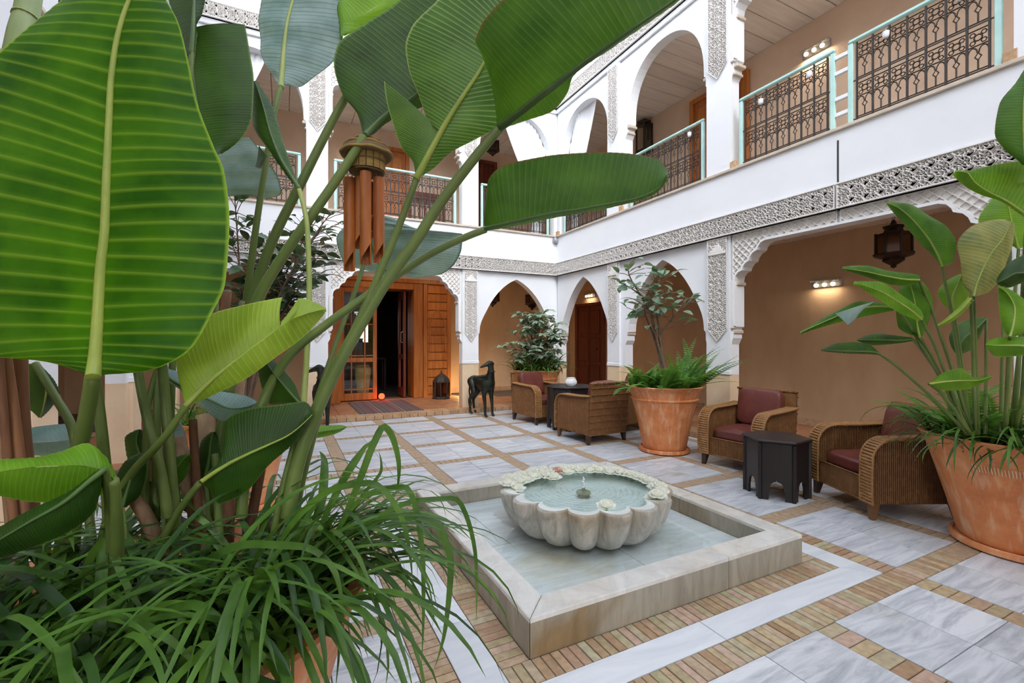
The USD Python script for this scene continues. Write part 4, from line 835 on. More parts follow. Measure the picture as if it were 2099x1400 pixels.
# ------------------------------------------------------------------ bronze greyhounds
import manifold3d as mf
def skin(bones, edge=.018, it=8):
    """Continuous body: hulls of spheres joint to joint, joined, refined and smoothed."""
    acc = None
    for (p, r), (q, s) in bones:
        S = [mf.Manifold.sphere(float(a), 14).translate([float(x) for x in b]) for b, a in ((p, r), (q, s))]
        h = mf.Manifold.batch_hull(S); acc = h if acc is None else acc + h
    m = acc.refine_to_length(edge).to_mesh(); tm = trimesh.Trimesh(m.vert_properties[:, :3], m.tri_verts, process=True)
    trimesh.smoothing.filter_taubin(tm, .5, -.53, it); return tm
def greyhound(label, loc, rz):
    """Standing greyhound facing -y with its head turned to its right (the viewer's left)."""
    t = thing('greyhound_statue', label, 'statue', loc, rz)
    V = lambda *a: (np.array(a[:3], float), a[3])
    ch, rib, bl, rp = V(0, -.17, .555, .118), V(0, -.02, .55, .112), V(0, .13, .61, .068), V(0, .24, .60, .078)
    b = [(V(0, -.215, .58, .095), ch), (ch, rib), (V(0, -.10, .50, .105), rib), (rib, bl), (bl, rp), (V(0, -.20, .65, .075), bl), (V(0, -.22, .63, .085), V(0, -.275, .76, .050)), (V(0, -.275, .76, .050), V(-.008, -.275, .875, .042)),
         (V(-.008, -.275, .885, .046), V(-.035, -.275, .915, .046)), (V(-.035, -.275, .915, .044), V(-.110, -.258, .886, .027)), (V(-.110, -.258, .886, .027), V(-.195, -.240, .852, .016))]
    for sx in (-1, 1):
        b += [(V(sx * .065, -.20, .56, .06), V(sx * .075, -.17, .38, .036)), (V(sx * .075, -.17, .38, .036), V(sx * .075, -.20, .20, .023)), (V(sx * .075, -.20, .20, .023), V(sx * .075, -.205, .05, .018)), (V(sx * .075, -.205, .035, .022), V(sx * .075, -.26, .018, .018))]
        dy = .05 * sx
        b += [(V(sx * .06, .24 + dy * .3, .58, .075), V(sx * .07, .17 + dy, .40, .048)), (V(sx * .07, .17 + dy, .40, .046), V(sx * .075, .33 + dy, .24, .024)), (V(sx * .075, .33 + dy, .24, .022), V(sx * .075, .29 + dy, .06, .017)), (V(sx * .075, .29 + dy, .035, .021), V(sx * .075, .235 + dy, .018, .017))]
    for sx in (-1, 1): b.append((V(-.01, -.27 + sx * .036, .938, .018), V(.035, -.265 + sx * .046, .900, .009)))
    bd = skin([((p, r * 1.12), (q, s * 1.12)) for (p, r), (q, s) in b]); obj('body', bd, 'bronze', t, smooth=True)
    obj('tail', tube([(0, .31, .58), (0, .37, .50), (0, .39, .38), (0, .36, .26), (.01, .33, .17), (.015, .34, .12)], [.022, .018, .014, .011, .009, .005], 8), 'bronze', t, smooth=True)
    for sx in (-1, 1): obj('eye', moved(trimesh.creation.icosphere(1, .009), (-.078, -.266 + sx * .036, .920)), 'iron', t)
    obj('collar', tube([(.060 * math.cos(a), -.274 + .060 * math.sin(a), .775 + .008 * math.sin(a)) for a in np.linspace(0, 2 * PI, 21)[:-1]], .010, 6, closed=True), 'bronze', t, smooth=True)
    return t
greyhound('standing bronze greyhound statue with turned head, right of the entrance', (3.08, 7.36, 0), .22)
greyhound('dark greyhound statue half hidden by the thick leaf stems, left of the entrance', (.50, 7.28, 0), -.1)

# ------------------------------------------------------------------ leaf materials
def leaf_mat(name, dark, light, vein, back=None, trans=.35, tcol=None, rough=.38, nv=46., vs=.5, edge=None, spec=.45):
    """Glossy blade with paler side veins (uv: along, across), blotches and light coming through."""
    N = {'c': ('texture_coordinate', {}), 's': ('separate_xyz', {}), 'g': ('geometry', {}), 'oi': ('object_info', {}),
         'm': ('math', {'math_type': 'multiply', 'value2': nv}), 'fr': ('math', {'math_type': 'fraction'}), 'rv': ('rgb_ramp', {'ramp': [(0, (1, 1, 1)), (.10, (.25, .25, .25)), (.3, (0, 0, 0)), (.8, (0, 0, 0)), (1, (1, 1, 1))]}),
         'n': ('noise_texture', {'scale': 9., 'detail': 4.}), 'r': ('rgb_ramp', {'ramp': [(.32, dark), (.68, light)]}), 'vm': ('math', {'math_type': 'multiply', 'value2': vs}), 'mv': ('mix', {'color2': vein}),
         'mb': ('mix', {'color2': back or light}), 'h': ('hsv', {}), 'mr': ('map_range', {'to_min': .82, 'to_max': 1.15}), 'bk': ('math', {'math_type': 'multiply', 'value2': 1. if back else 0.}),
         'n2': ('noise_texture', {'scale': 3., 'detail': 5.}), 'ed': ('math', {'math_type': 'subtract', 'value1': .0}), 're': ('rgb_ramp', {'ramp': [(.965, (0, 0, 0)), (.995, (1, 1, 1))]}), 'me': ('mix', {'color2': edge or vein}),
         'b': ('bump', {'strength': .25, 'distance': .004}), 'p': ('principled_bsdf', {'roughness': rough, 'specular_ior_level': spec}), 't': ('translucent_bsdf', {}), 'mt': ('mix', {'mix_type': 'multiply', 'fac': 1., 'color2': tcol or (1.0, 1.0, .45)}), 'mx': ('mix_closure', {'fac': trans}), 'gm': ('gamma', {'gamma': .72})}
    L = [('c.UV', 's.vector'), ('s.x', 'm.value1'), ('m.value', 'fr.value1'), ('fr.value', 'rv.fac'), ('g.position', 'n.vector'), ('n.fac', 'r.fac'), ('rv.color', 'vm.value1'), ('vm.value', 'mv.fac'), ('r.color', 'mv.color1'),
         ('s.y', 're.fac'), ('re.color', 'me.fac'), ('mv.color', 'me.color1'), ('g.backfacing', 'bk.value1'), ('bk.value', 'mb.fac'), ('me.color', 'mb.color1'), ('mb.color', 'h.color'), ('oi.random', 'mr.value'), ('mr.result', 'h.value'), ('h.color', 'p.base_color'),
         ('rv.color', 'b.height'), ('b.normal', 'p.normal'), ('h.color', 'gm.color'), ('gm.color', 'mt.color1'), ('mt.color', 't.color'), ('p.BSDF', 'mx.closure1'), ('t.BSDF', 'mx.closure2')]
    for k in ('n2', 'ed'): N.pop(k)
    mat(name, N, L, surface='mx.closure')
LIGHT_V = lin(150, 178, 70)
leaf_mat('leaf_big', lin(30, 80, 2), lin(62, 116, 6), lin(140, 180, 50), trans=.42, vs=.45, nv=34, spec=.2)
leaf_mat('leaf_dark', lin(30, 58, 16), lin(50, 86, 24), lin(96, 130, 60), trans=.28, vs=.25, nv=52)
leaf_mat('leaf_mid', lin(42, 86, 14), lin(70, 118, 28), lin(124, 156, 66), spec=.3, trans=.32, vs=.22, nv=44, edge=lin(120, 84, 44))
leaf_mat('leaf_ribbed', lin(48, 92, 26), lin(80, 126, 44), lin(160, 184, 104), trans=.30, vs=.6, nv=44)
leaf_mat('leaf_yellow', lin(128, 160, 36), lin(160, 186, 66), lin(190, 208, 110), trans=.4, vs=.35, nv=30, rough=.32)
leaf_mat('leaf_blue', lin(104, 136, 134), lin(152, 178, 180), lin(58, 90, 92), trans=.22, vs=.55, nv=42, rough=.45)
leaf_mat('leaf_bright', lin(80, 132, 18), lin(112, 162, 34), lin(168, 200, 90), trans=.5, vs=.3, nv=30)
leaf_mat('leaf_torn', lin(88, 108, 50), lin(150, 150, 84), lin(190, 180, 120), trans=.3, vs=.5, nv=26, edge=lin(120, 84, 50))
leaf_mat('blade', lin(46, 80, 24), lin(86, 124, 46), lin(120, 160, 80), trans=.25, nv=1., vs=.0, rough=.35)
leaf_mat('blade_dark', lin(32, 60, 24), lin(58, 92, 38), lin(100, 140, 80), trans=.2, nv=1., vs=.0, rough=.35)
leaf_mat('fern', lin(58, 110, 40), lin(100, 150, 58), lin(120, 160, 80), trans=.3, nv=1., vs=.0, rough=.5)
leaf_mat('shrub_leaf', lin(96, 116, 92), lin(150, 168, 144), lin(150, 168, 140), trans=.15, nv=1., vs=.0, rough=.3)
leaf_mat('rubber_leaf', lin(70, 98, 74), lin(128, 154, 130), lin(150, 168, 140), trans=.15, nv=1., vs=.0, rough=.28)
leaf_mat('ficus_leaf', lin(38, 58, 36), lin(70, 92, 62), lin(110, 130, 100), trans=.12, nv=1., vs=.0, rough=.3)
simple('petiole', lin(108, 124, 62), lin(82, 100, 46), rough=.4, scale=8, stretch=(1, 1, .3))
simple('petiole_pale', lin(168, 176, 104), lin(138, 156, 82), rough=.4, scale=8)
simple('midrib', lin(160, 172, 78), lin(128, 148, 60), rough=.4, scale=8)
simple('midrib_dark', lin(78, 106, 46), lin(60, 88, 40), rough=.4, scale=8)
simple('sheath', lin(186, 160, 124), lin(120, 72, 48), rough=.7, scale=5, stretch=(4, 4, .5))
simple('sheath_red', lin(158, 108, 74), lin(84, 52, 40), rough=.7, scale=6, stretch=(4, 4, .4))
simple('bark', lin(120, 98, 80), lin(84, 66, 54), rough=.85, scale=12)
simple('soil', lin(62, 46, 36), lin(40, 30, 24), rough=.95, scale=20, bump=.5, bscale=60)
simple('bamboo', lin(196, 118, 56), lin(138, 72, 32), rough=.42, scale=5, stretch=(5, 5, .5))
simple('bamboo_green', lin(150, 166, 112), lin(122, 140, 84), rough=.45, scale=4, stretch=(4, 4, .5))
simple('coconut', lin(128, 100, 62), lin(84, 62, 36), rough=.8, scale=9, bump=.4, bscale=40)
simple('raffia', lin(176, 146, 84), lin(132, 104, 58), rough=.85, scale=30, stretch=(1, 1, 8))
mat('terracotta', {'c': ('texture_coordinate', {}), 'g': ('geometry', {}), 'n': ('noise_texture', {'scale': 3., 'detail': 6., 'roughness': .65}), 'r': ('rgb_ramp', {'ramp': [(.25, lin(164, 92, 48)), (.48, lin(206, 126, 74)), (.72, lin(224, 162, 112))]}),
    'mp': ('mapping', {'scale': (11, 11, .8)}), 'n2': ('noise_texture', {'scale': 2., 'detail': 6.}), 'r2': ('rgb_ramp', {'ramp': [(.50, (0, 0, 0)), (.74, (.6, .6, .6))]}), 'mx': ('mix', {'color2': lin(226, 196, 166)}),
    'n3': ('noise_texture', {'scale': 70.}), 'b': ('bump', {'strength': .15, 'distance': .004}), 'p': ('principled_bsdf', {'roughness': .5})},
    [('g.position', 'n.vector'), ('n.fac', 'r.fac'), ('g.position', 'mp.vector'), ('mp.vector', 'n2.vector'), ('n2.fac', 'r2.fac'), ('r2.color', 'mx.fac'), ('r.color', 'mx.color1'), ('mx.color', 'p.base_color'), ('g.position', 'n3.vector'), ('n3.fac', 'b.height'), ('b.normal', 'p.normal')])

# ------------------------------------------------------------------ pots
def pot(label, loc, prof, saucer=True, slabel='', dots=None):
    t = thing('terracotta_pot', label, 'pot', (loc[0], loc[1], .035 if saucer else 0))
    p = np.array(prof, float); rim_r, rim_z = p[-1]
    full = [(0, 0)] + [tuple(x) for x in p] + [(rim_r - .035, rim_z - .004), (rim_r - .05, rim_z - .05), (rim_r - .075, rim_z - .11)]
    obj('body', lathe(full, 72), 'terracotta', t, smooth=40)
    obj('soil', lathe([(rim_r - .07, rim_z - .10), (rim_r * .5, rim_z - .075), (0, rim_z - .07)], 40), 'soil', t, smooth=True)
    if saucer:
        r = p[0][0]; s = thing('saucer', slabel, 'saucer', (loc[0], loc[1], 0))
        obj('dish', lathe([(0, 0), (r + .03, 0), (r + .055, .012), (r + .058, .034), (r + .048, .050), (r + .036, .048), (r + .028, .036), (0, .034)], 72), 'terracotta', s, smooth=40)
    return t
P2 = [(.232, 0), (.245, .02), (.262, .10), (.285, .22), (.315, .36), (.345, .48), (.372, .572), (.386, .582), (.386, .592), (.372, .602), (.395, .66), (.415, .70), (.440, .722), (.446, .735), (.438, .742)]
pot('tall terracotta pot with scratched glaze in the middle right, holding ferns', (4.02, 4.03), P2, True, 'round terracotta saucer under the fern pot')
pot('wide terracotta pot in the far corner holding a grey-green shrub', (4.08, 7.18), P2, True, 'terracotta saucer under the far corner pot')
PB = [(.275, 0), (.292, .02), (.315, .10), (.345, .22), (.378, .34), (.41, .455), (.435, .54), (.442, .548), (.440, .556), (.460, .61), (.478, .645), (.490, .660), (.484, .668)]
POTR, POTL = np.array([4.14, 1.14]), np.array([-.28, 1.34])
pr_ = pot('huge terracotta pot at the right edge of the picture, under banana-like leaves', POTR, PB, True, 'terracotta saucer beneath the huge pot at the right edge')
pot('huge terracotta pot in the left foreground, buried in strappy leaves', POTL, PB, True, 'terracotta saucer beneath the left foreground pot')
simple('glaze_pale', lin(226, 200, 172), lin(206, 170, 136), rough=.7, scale=20)
ms = []
for k in range(26):                                           # raised zigzag scratches round the belly of the big pot
    a = math.radians(168 + k * 1.9)
    ms.append(tube([(.432 * math.cos(a), .432 * math.sin(a), .522), (.420 * math.cos(a + .01), .420 * math.sin(a + .01), .478)], .003, 4))
obj('scratched_band', cat(ms), 'glaze_pale', pr_)
P3 = [(.16, 0), (.18, .03), (.22, .2), (.25, .36), (.27, .42), (.275, .44), (.265, .45)]
pot('dark red pot far left behind the foreground stems', (-.78, 5.75), P3, False)
pot('terracotta pot behind the foreground leaves holding a small-leaved tree', (-.28, 4.15), [(x * .8, z * .8) for x, z in P2], True, 'terracotta saucer under the small-leaved tree')

# ------------------------------------------------------------------ big paddle leaves
def spline(p, n):
    p = np.asarray(p, float); t = np.r_[0, np.cumsum(np.linalg.norm(np.diff(p, axis=0), axis=1) ** .5)]; x = np.linspace(0, t[-1], n)
    from scipy.interpolate import PchipInterpolator
    return np.stack([PchipInterpolator(t, p[:, k])(x) for k in range(p.shape[1])], 1)
def blade_mesh(pairs, d0, d1, de=.03, rows=None, cols=9, arch=.03, rip=.0016, uv0=0., wav=.0, seed=0):
    """One side of a leaf: pairs of (midrib pixel, edge pixel) become points in space at depths d0..d1, edge de farther; arched and ribbed."""
    n = len(pairs); rows = rows or max(18, n * 7); r = np.random.default_rng(seed + 5)
    M, E = [], []
    for k, q in enumerate(pairs):
        d = d0 + (d1 - d0) * k / max(1, n - 1); M.append(at(q[0], q[1], d)); E.append(at(q[2], q[3], d + (q[4] if len(q) > 4 else de)))
    ME = spline(np.hstack([np.array(M), np.array(E)]), rows); M, E = ME[:, :3], ME[:, 3:]
    s = np.linspace(0, 1, cols); V = M[:, None] + (E - M)[:, None] * s[None, :, None]
    ax = np.gradient(M, axis=0); nr = np.cross(ax, E - M); nr /= np.linalg.norm(nr, axis=1, keepdims=True) + 1e-9
    toc = np.array([0, 0, EYE]) - M; sg = np.sign((nr * toc).sum(1)); sg = 1. if sg.sum() >= 0 else -1.; nr = nr * sg
    W = np.linalg.norm(E - M, axis=1)
    prof = np.sin(PI * np.minimum(1, s * .95 + .05)) - .08
    ripple = rip * np.where(np.arange(rows) % 2 == 0, 1, -1) + wav * np.sin(np.arange(rows) * .7 + seed)
    off = arch * W[:, None] * 2 * prof[None] * .5 + ripple[:, None] * np.sin(PI * np.clip(s, .0, 1) * .9)[None] + wav * np.sin(np.arange(rows) * .45 + seed)[:, None] * (s ** 2)[None]
    V = V + nr[:, None] * off[..., None]
    f = grid_faces(rows, cols)
    m = trimesh.Trimesh(V.reshape(-1, 3), f, process=False)
    fc = m.triangles_center; c = np.array([0, 0, EYE]) - fc
    if (m.face_normals * c).sum() < 0: m = trimesh.Trimesh(V.reshape(-1, 3), f[:, ::-1], process=False)
    u = np.linspace(uv0, uv0 + 1, rows)
    uv = np.stack([np.repeat(u[:, None], cols, 1), np.repeat(s[None], rows, 0)], -1).reshape(-1, 2)
    return m, uv, M
def path_px(pts, d0, d1, n=24):
    p = np.array([at(x, y, d0 + (d1 - d0) * k / max(1, len(pts) - 1)) for k, (x, y) in enumerate(pts)]); return spline(p, n)
class Plant:
    def __init__(s, name, label, cat_, loc):
        s.o = np.array(loc, float); s.t = thing(name, label, cat_, loc); s.k = 0
    def add(s, name, mesh, m, parent=None, smooth=True, uv=None, label=None):
        if isinstance(mesh, trimesh.Trimesh): mesh = trimesh.Trimesh(np.array(mesh.vertices) - s.o, mesh.faces, process=False)
        return obj(name, mesh, m, parent or s.t, smooth, label, uv=uv)
    def leaf(s, blades, d, mt='leaf_mid', rib='midrib', rw=.010, stem=None, sw=.012, sd=None, smat='petiole', arch=.03, de=.03, wav=.0, label=None, ribs=None):
        d0, d1 = d; mids = None; L = None
        for b in blades:
            s.k += 1; m, uv, M = blade_mesh(b, d0, d1, de=de, arch=arch, seed=s.k, wav=wav)
            if L is None: L = s.add('leaf', m, mt, None, True, uv, label); mids = M
            else: s.add('blade', m, mt, L, True, uv)
        if rib: 
            pts = mids if ribs is None else path_px(ribs, d0, d1, 30)
            toc = np.array([0, 0, EYE]) - pts; toc /= np.linalg.norm(toc, axis=1, keepdims=True)
            s.add('midrib', tube(pts + toc * rw * .25, np.linspace(rw, rw * .18, len(pts)), 8), rib, L)
        if stem: s.add('leaf_stalk', tube(path_px(stem, *(sd or (d0, d0)), n=30), np.linspace(sw * .72, sw, 30), 10), smat)
        return L
def ss(mid_l_r):
    """Stations (mx,my, lx,ly, rx,ry) -> left and right blades."""
    return [[(q[0], q[1], q[2], q[3]) for q in mid_l_r], [(q[0], q[1], q[4], q[5]) for q in mid_l_r]]
zL = .035 + .668 - .075
pl = Plant('giant_bird_of_paradise', 'giant bird of paradise plant with huge paddle leaves filling the left foreground', 'plant', (POTL[0], POTL[1], zL))
pl.leaf(ss([(190, 774, 178, 768, 203, 768), (193, 752, 90, 741, 290, 762), (197, 712, -25, 728, 383, 722), (201, 652, -85, 640, 434, 642), (206, 560, -100, 530, 462, 575), (216, 460, -90, 400, 470, 455), (219, 360, -70, 280, 460, 355), (222, 290, -45, 200, 437, 298),
    (226, 190, -15, 120, 404, 210), (236, 100, 25, 82, 383, 112), (250, 40, 75, 40, 365, 45), (268, -10, 135, -8, 338, -5), (290, -70, 225, -70, 312, -66), (300, -100, 295, -98, 303, -98)]), (.86, .98), 'leaf_big', 'midrib', .0125,
    [(190, 772), (178, 850), (160, 940), (150, 1060), (140, 1160)], .017, (.87, 1.0), 'petiole', .05, label='largest leaf, facing the camera')
pl.leaf(ss([(400, 56, 330, 50, 502, 50), (394, 115, 325, 110, 512, 108), (399, 180, 330, 180, 520, 168), (410, 240, 345, 240, 517, 235), (425, 288, 370, 290, 497, 280), (447, 316, 440, 316, 455, 315)]), (1.28, 1.22), 'leaf_dark', 'midrib_dark', .006, arch=.06)
pl.leaf(ss([(392, 112, 385, 112, 398, 108), (396, 60, 372, 80, 403, 52), (397, 30, 360, 40, 413, 33), (398, 0, 345, 0, 421, 0), (402, -60, 335, -60, 430, -50), (408, -150, 400, -150, 415, -150)]), (1.2, 1.25), 'leaf_dark', 'midrib_dark', .006, arch=.05)
pl.leaf(ss([(576, 180, 568, 172, 586, 172), (577, 165, 560, 156, 610, 177), (579, 140, 545, 136, 645, 158), (582, 100, 534, 100, 682, 126), (588, 50, 531, 55, 704, 65), (600, 0, 534, 0, 700, 0), (612, -60, 545, -60, 690, -70), (635, -150, 630, -150, 645, -150)]), (1.52, 1.7), 'leaf_blue', 'petiole_pale', .010,
    [(575, 178), (562, 232), (546, 330), (530, 430), (512, 560), (494, 700), (470, 860), (455, 1000)], .012, (1.52, 1.36), 'petiole', .05, wav=.004, label='grey-green underside')
pl.leaf([[(700, 74, 697, 80), (705, 50, 690, 5), (760, 20, 700, -20), (840, -40, 760, -90)], [(700, 74, 706, 74), (705, 50, 745, 55), (760, 20, 830, 2), (840, -40, 880, -40)]], (1.62, 1.7), 'leaf_bright', None)
pl.add('leaf_stalk', tube(path_px([(745, 150), (706, 205), (660, 290), (616, 378), (560, 490), (520, 600), (490, 720), (470, 860), (455, 1000)], 1.5, 1.32, 30), np.linspace(.012, .017, 30), 10), 'petiole')
L4m = [(747, 277, 742, 270), (756, 269, 733, 235), (775, 250, 700, 190), (805, 225, 684, 130), (840, 205, 692, 92), (880, 170, 745, 50), (930, 120, 800, 15), (985, 50, 870, -40), (1060, -60, 1050, -80)]
L4r = [(747, 277, 750, 280), (756, 269, 766, 275), (775, 250, 785, 258), (805, 225, 822, 236), (840, 205, 860, 222), (880, 170, 905, 198), (930, 120, 960, 150), (985, 50, 1020, 80), (1060, -60, 1070, -40)]
pl.leaf([L4m, L4r], (1.36, 1.5), 'leaf_dark', 'midrib_dark', .009, [(747, 279), (690, 368), (640, 440), (580, 525), (535, 600), (500, 690), (470, 800), (445, 950), (430, 1060)], .017, (1.36, 1.2), 'petiole', .04)
pl.leaf([[(905, 268, 876, 250), (925, 235, 858, 195), (950, 195, 836, 135), (972, 160, 831, 95), (990, 133, 842, 58), (1015, 85, 897, 0), (1040, 30, 960, -60), (1075, -40, 1060, -90)],
    [(854, 364, 851, 358), (862, 348, 848, 336), (878, 318, 822, 300), (890, 298, 801, 240), (900, 280, 790, 195), (904, 271, 787, 165)],
    [(854, 364, 858, 364), (862, 348, 885, 348), (880, 315, 925, 312), (900, 280, 970, 288), (917, 247, 1020, 258), (945, 205, 1040, 190), (990, 133, 1060, 120), (1040, 30, 1085, 30), (1075, -40, 1085, -45)]], (1.30, 1.32), 'leaf_ribbed', 'midrib', .010,
    [(854, 366), (812, 478), (765, 590), (718, 695), (664, 815), (632, 925), (610, 1020), (600, 1100)], .013, (1.30, 1.22), 'petiole', .04, ribs=[(853, 367), (880, 315), (917, 247), (950, 195), (990, 133), (1040, 30), (1075, -40)], label='leaf with pale yellow midrib, torn at its left edge')
pl.leaf([[(1024, 262, 1018, 248), (1040, 250, 1006, 170), (1060, 235, 984, 106), (1085, 215, 974, 82), (1110, 195, 984, 55), (1150, 165, 1008, 22), (1200, 127, 1052, -20), (1250, 92, 1120, -80), (1300, 57, 1200, -120), (1390, -5, 1330, -130), (1460, -60, 1455, -80)],
    [(1024, 262, 1030, 264), (1070, 228, 1076, 248), (1110, 197, 1132, 228), (1150, 165, 1163, 190), (1180, 143, 1174, 158), (1250, 92, 1256, 98), (1390, -5, 1395, 0), (1460, -60, 1465, -58)]], (1.26, 1.0), 'leaf_mid', 'midrib_dark', .012,
    [(1024, 263), (960, 340), (900, 420), (848, 500), (800, 565), (742, 660), (692, 750), (640, 865), (608, 960), (590, 1060)], .018, (1.26, 1.16), 'petiole', .05, label='large leaf reaching out of the picture at the top')
pl.leaf([[(994, 470, 993, 458), (1000, 468, 994, 420), (1015, 464, 1000, 372), (1040, 458, 1026, 342), (1080, 449, 1085, 326), (1130, 438, 1150, 316), (1190, 429, 1215, 312), (1250, 418, 1270, 313), (1300, 408, 1320, 319), (1340, 392, 1352, 328), (1360, 375, 1367, 350), (1368, 362, 1369, 358)],
    [(994, 470, 994, 474), (1040, 458, 1042, 466), (1130, 438, 1134, 447), (1250, 418, 1255, 425), (1340, 392, 1346, 396), (1368, 362, 1370, 364)]], (1.34, 1.24), 'leaf_mid', 'midrib_dark', .008,
    [(996, 470), (900, 511), (820, 560), (735, 618), (660, 672), (600, 722), (560, 780), (530, 850), (505, 950), (495, 1060)], .014, (1.34, 1.14), 'petiole', .04, label='horizontal leaf with a brown dry upper edge')
pl.leaf([[(765, 440, 800, 445), (762, 455, 880, 474), (760, 475, 948, 480), (762, 500, 946, 510), (768, 525, 932, 540), (785, 550, 900, 563), (810, 565, 850, 569)], [(765, 440, 740, 440), (762, 455, 705, 465), (760, 475, 690, 490), (768, 525, 700, 530), (810, 565, 780, 562)]], (1.8, 1.8), 'leaf_blue', 'midrib_dark', .006, [(768, 450), (740, 560), (690, 700), (640, 850), (600, 1000)], .010, (1.82, 1.4), arch=.08, wav=.004)
pl.leaf([[(440, 296, 512, 280), (438, 330, 545, 325), (440, 365, 570, 365), (445, 390, 578, 393), (465, 404, 545, 406)], [(440, 296, 400, 300), (438, 330, 380, 340), (445, 390, 390, 390), (465, 404, 440, 402)]], (1.7, 1.7), 'leaf_blue', None, arch=.06, wav=.003)
pl.leaf(ss([(613, 387, 610, 386, 615, 386), (600, 366, 590, 362, 607, 366), (575, 325, 553, 310, 596, 335), (555, 275, 518, 255, 580, 288), (540, 220, 516, 208, 560, 222), (522, 166, 520, 168, 526, 168)]), (1.28, 1.34), 'leaf_dark', 'midrib_dark', .006,
    [(613, 388), (630, 470), (634, 590), (628, 740), (620, 850), (600, 1000), (590, 1080)], .009, (1.28, 1.2), 'petiole_pale', .12)
pl.leaf([[(545, 318, 530, 296), (536, 330, 527, 325), (530, 345, 522, 343)], [(545, 318, 550, 320), (536, 330, 541, 336), (530, 345, 534, 347)]], (1.3, 1.3), 'leaf_dark', None)
pl.leaf([[(382, 830, 374, 792), (400, 808, 361, 738), (430, 782, 398, 682), (460, 757, 437, 642), (500, 727, 490, 627), (540, 697, 545, 615), (575, 670, 579, 609)], [(575, 670, 582, 655), (590, 660, 598, 632), (605, 652, 618, 611), (640, 640, 654, 624), (668, 634, 668, 632)],
    [(382, 830, 390, 831), (430, 782, 446, 806), (475, 746, 502, 778), (540, 697, 562, 735), (600, 655, 622, 690), (640, 640, 656, 655), (668, 634, 669, 637)]], (.98, 1.06), 'leaf_yellow', 'midrib', .006, [(381, 832), (330, 905), (270, 970), (225, 1050), (205, 1150)], .010, (.98, 1.02), 'petiole', .10, ribs=[(381, 832), (430, 782), (475, 746), (540, 697), (600, 655), (668, 634)], label='pale yellow-green leaf with a rolled edge')
pl.leaf([[(412, 988, 440, 955), (430, 975, 468, 930), (470, 950, 462, 866), (510, 930, 510, 838), (550, 912, 570, 830), (590, 893, 621, 823), (640, 850, 640, 846)], [(412, 988, 412, 992), (430, 975, 430, 1005), (460, 955, 450, 1033), (500, 935, 500, 1012), (540, 915, 550, 955), (590, 893, 602, 908), (640, 850, 642, 853)]], (1.06, 1.12), 'leaf_dark', 'midrib', .006, [(410, 989), (350, 1075), (310, 1160), (290, 1240)], .010, (1.06, 1.04), 'petiole', .05)
pl.leaf([[(233, 985, 230, 970), (200, 960, 176, 908), (150, 955, 120, 926), (80, 957, 60, 938), (0, 967, 0, 941), (-90, 985, -95, 970)], [(233, 985, 225, 1000), (200, 960, 205, 1016), (150, 955, 140, 1030), (80, 957, 70, 1030), (0, 967, 0, 1018), (-90, 985, -95, 1000)]], (.80, .72), 'leaf_bright', None, arch=.10, stem=[(232, 984), (240, 1080), (235, 1180)], sd=(.8, .9))
pl.leaf([[(215, 962, 218, 955), (185, 985, 200, 965), (130, 1030, 140, 1008), (60, 1070, 60, 1045), (-40, 1130, -40, 1105)], [(215, 962, 212, 980), (185, 985, 198, 1040), (130, 1030, 140, 1092), (60, 1070, 90, 1114), (-40, 1130, -20, 1150)]], (.78, .70), 'leaf_dark', 'midrib_dark', .005, arch=.06)
pl.leaf(ss([(74, 746, 44, 742, 90, 756), (88, 772, 42, 785, 115, 785), (95, 800, 43, 823, 122, 806), (90, 830, 66, 844, 106, 835), (82, 856, 80, 857, 84, 857)]), (1.12, 1.12), 'leaf_dark', 'midrib', .004, [(72, 745), (108, 805), (150, 885), (160, 960), (165, 1060)], .011, (1.12, 1.08))
pl.leaf(ss([(165, 900, 140, 868, 156, 930), (110, 905, 95, 872, 110, 935), (60, 908, 50, 880, 55, 932), (20, 915, 20, 905, 20, 925)]), (1.18, 1.15), 'leaf_blue', None, arch=.06)
pl.leaf(ss([(320, 757, 330, 752, 322, 768), (370, 790, 395, 772, 378, 805), (430, 820, 446, 800, 410, 832), (480, 838, 502, 810, 461, 864), (526, 827, 527, 824, 525, 830)]), (1.14, 1.2), 'leaf_blue', 'midrib_dark', .005, arch=.05)
pl.leaf(ss([(614, 826, 610, 828, 616, 822), (590, 800, 557, 829, 607, 793), (565, 770, 535, 790, 585, 762), (545, 742, 528, 746, 558, 736)]), (1.2, 1.2), 'leaf_dark', 'midrib_dark', .004, arch=.06)
pl.leaf(ss([(640, 888, 640, 876, 640, 899), (670, 883, 672, 872, 668, 895), (695, 879, 695, 871, 694, 887), (710, 875, 710, 874, 710, 876)]), (1.3, 1.34), 'leaf_bright', None)
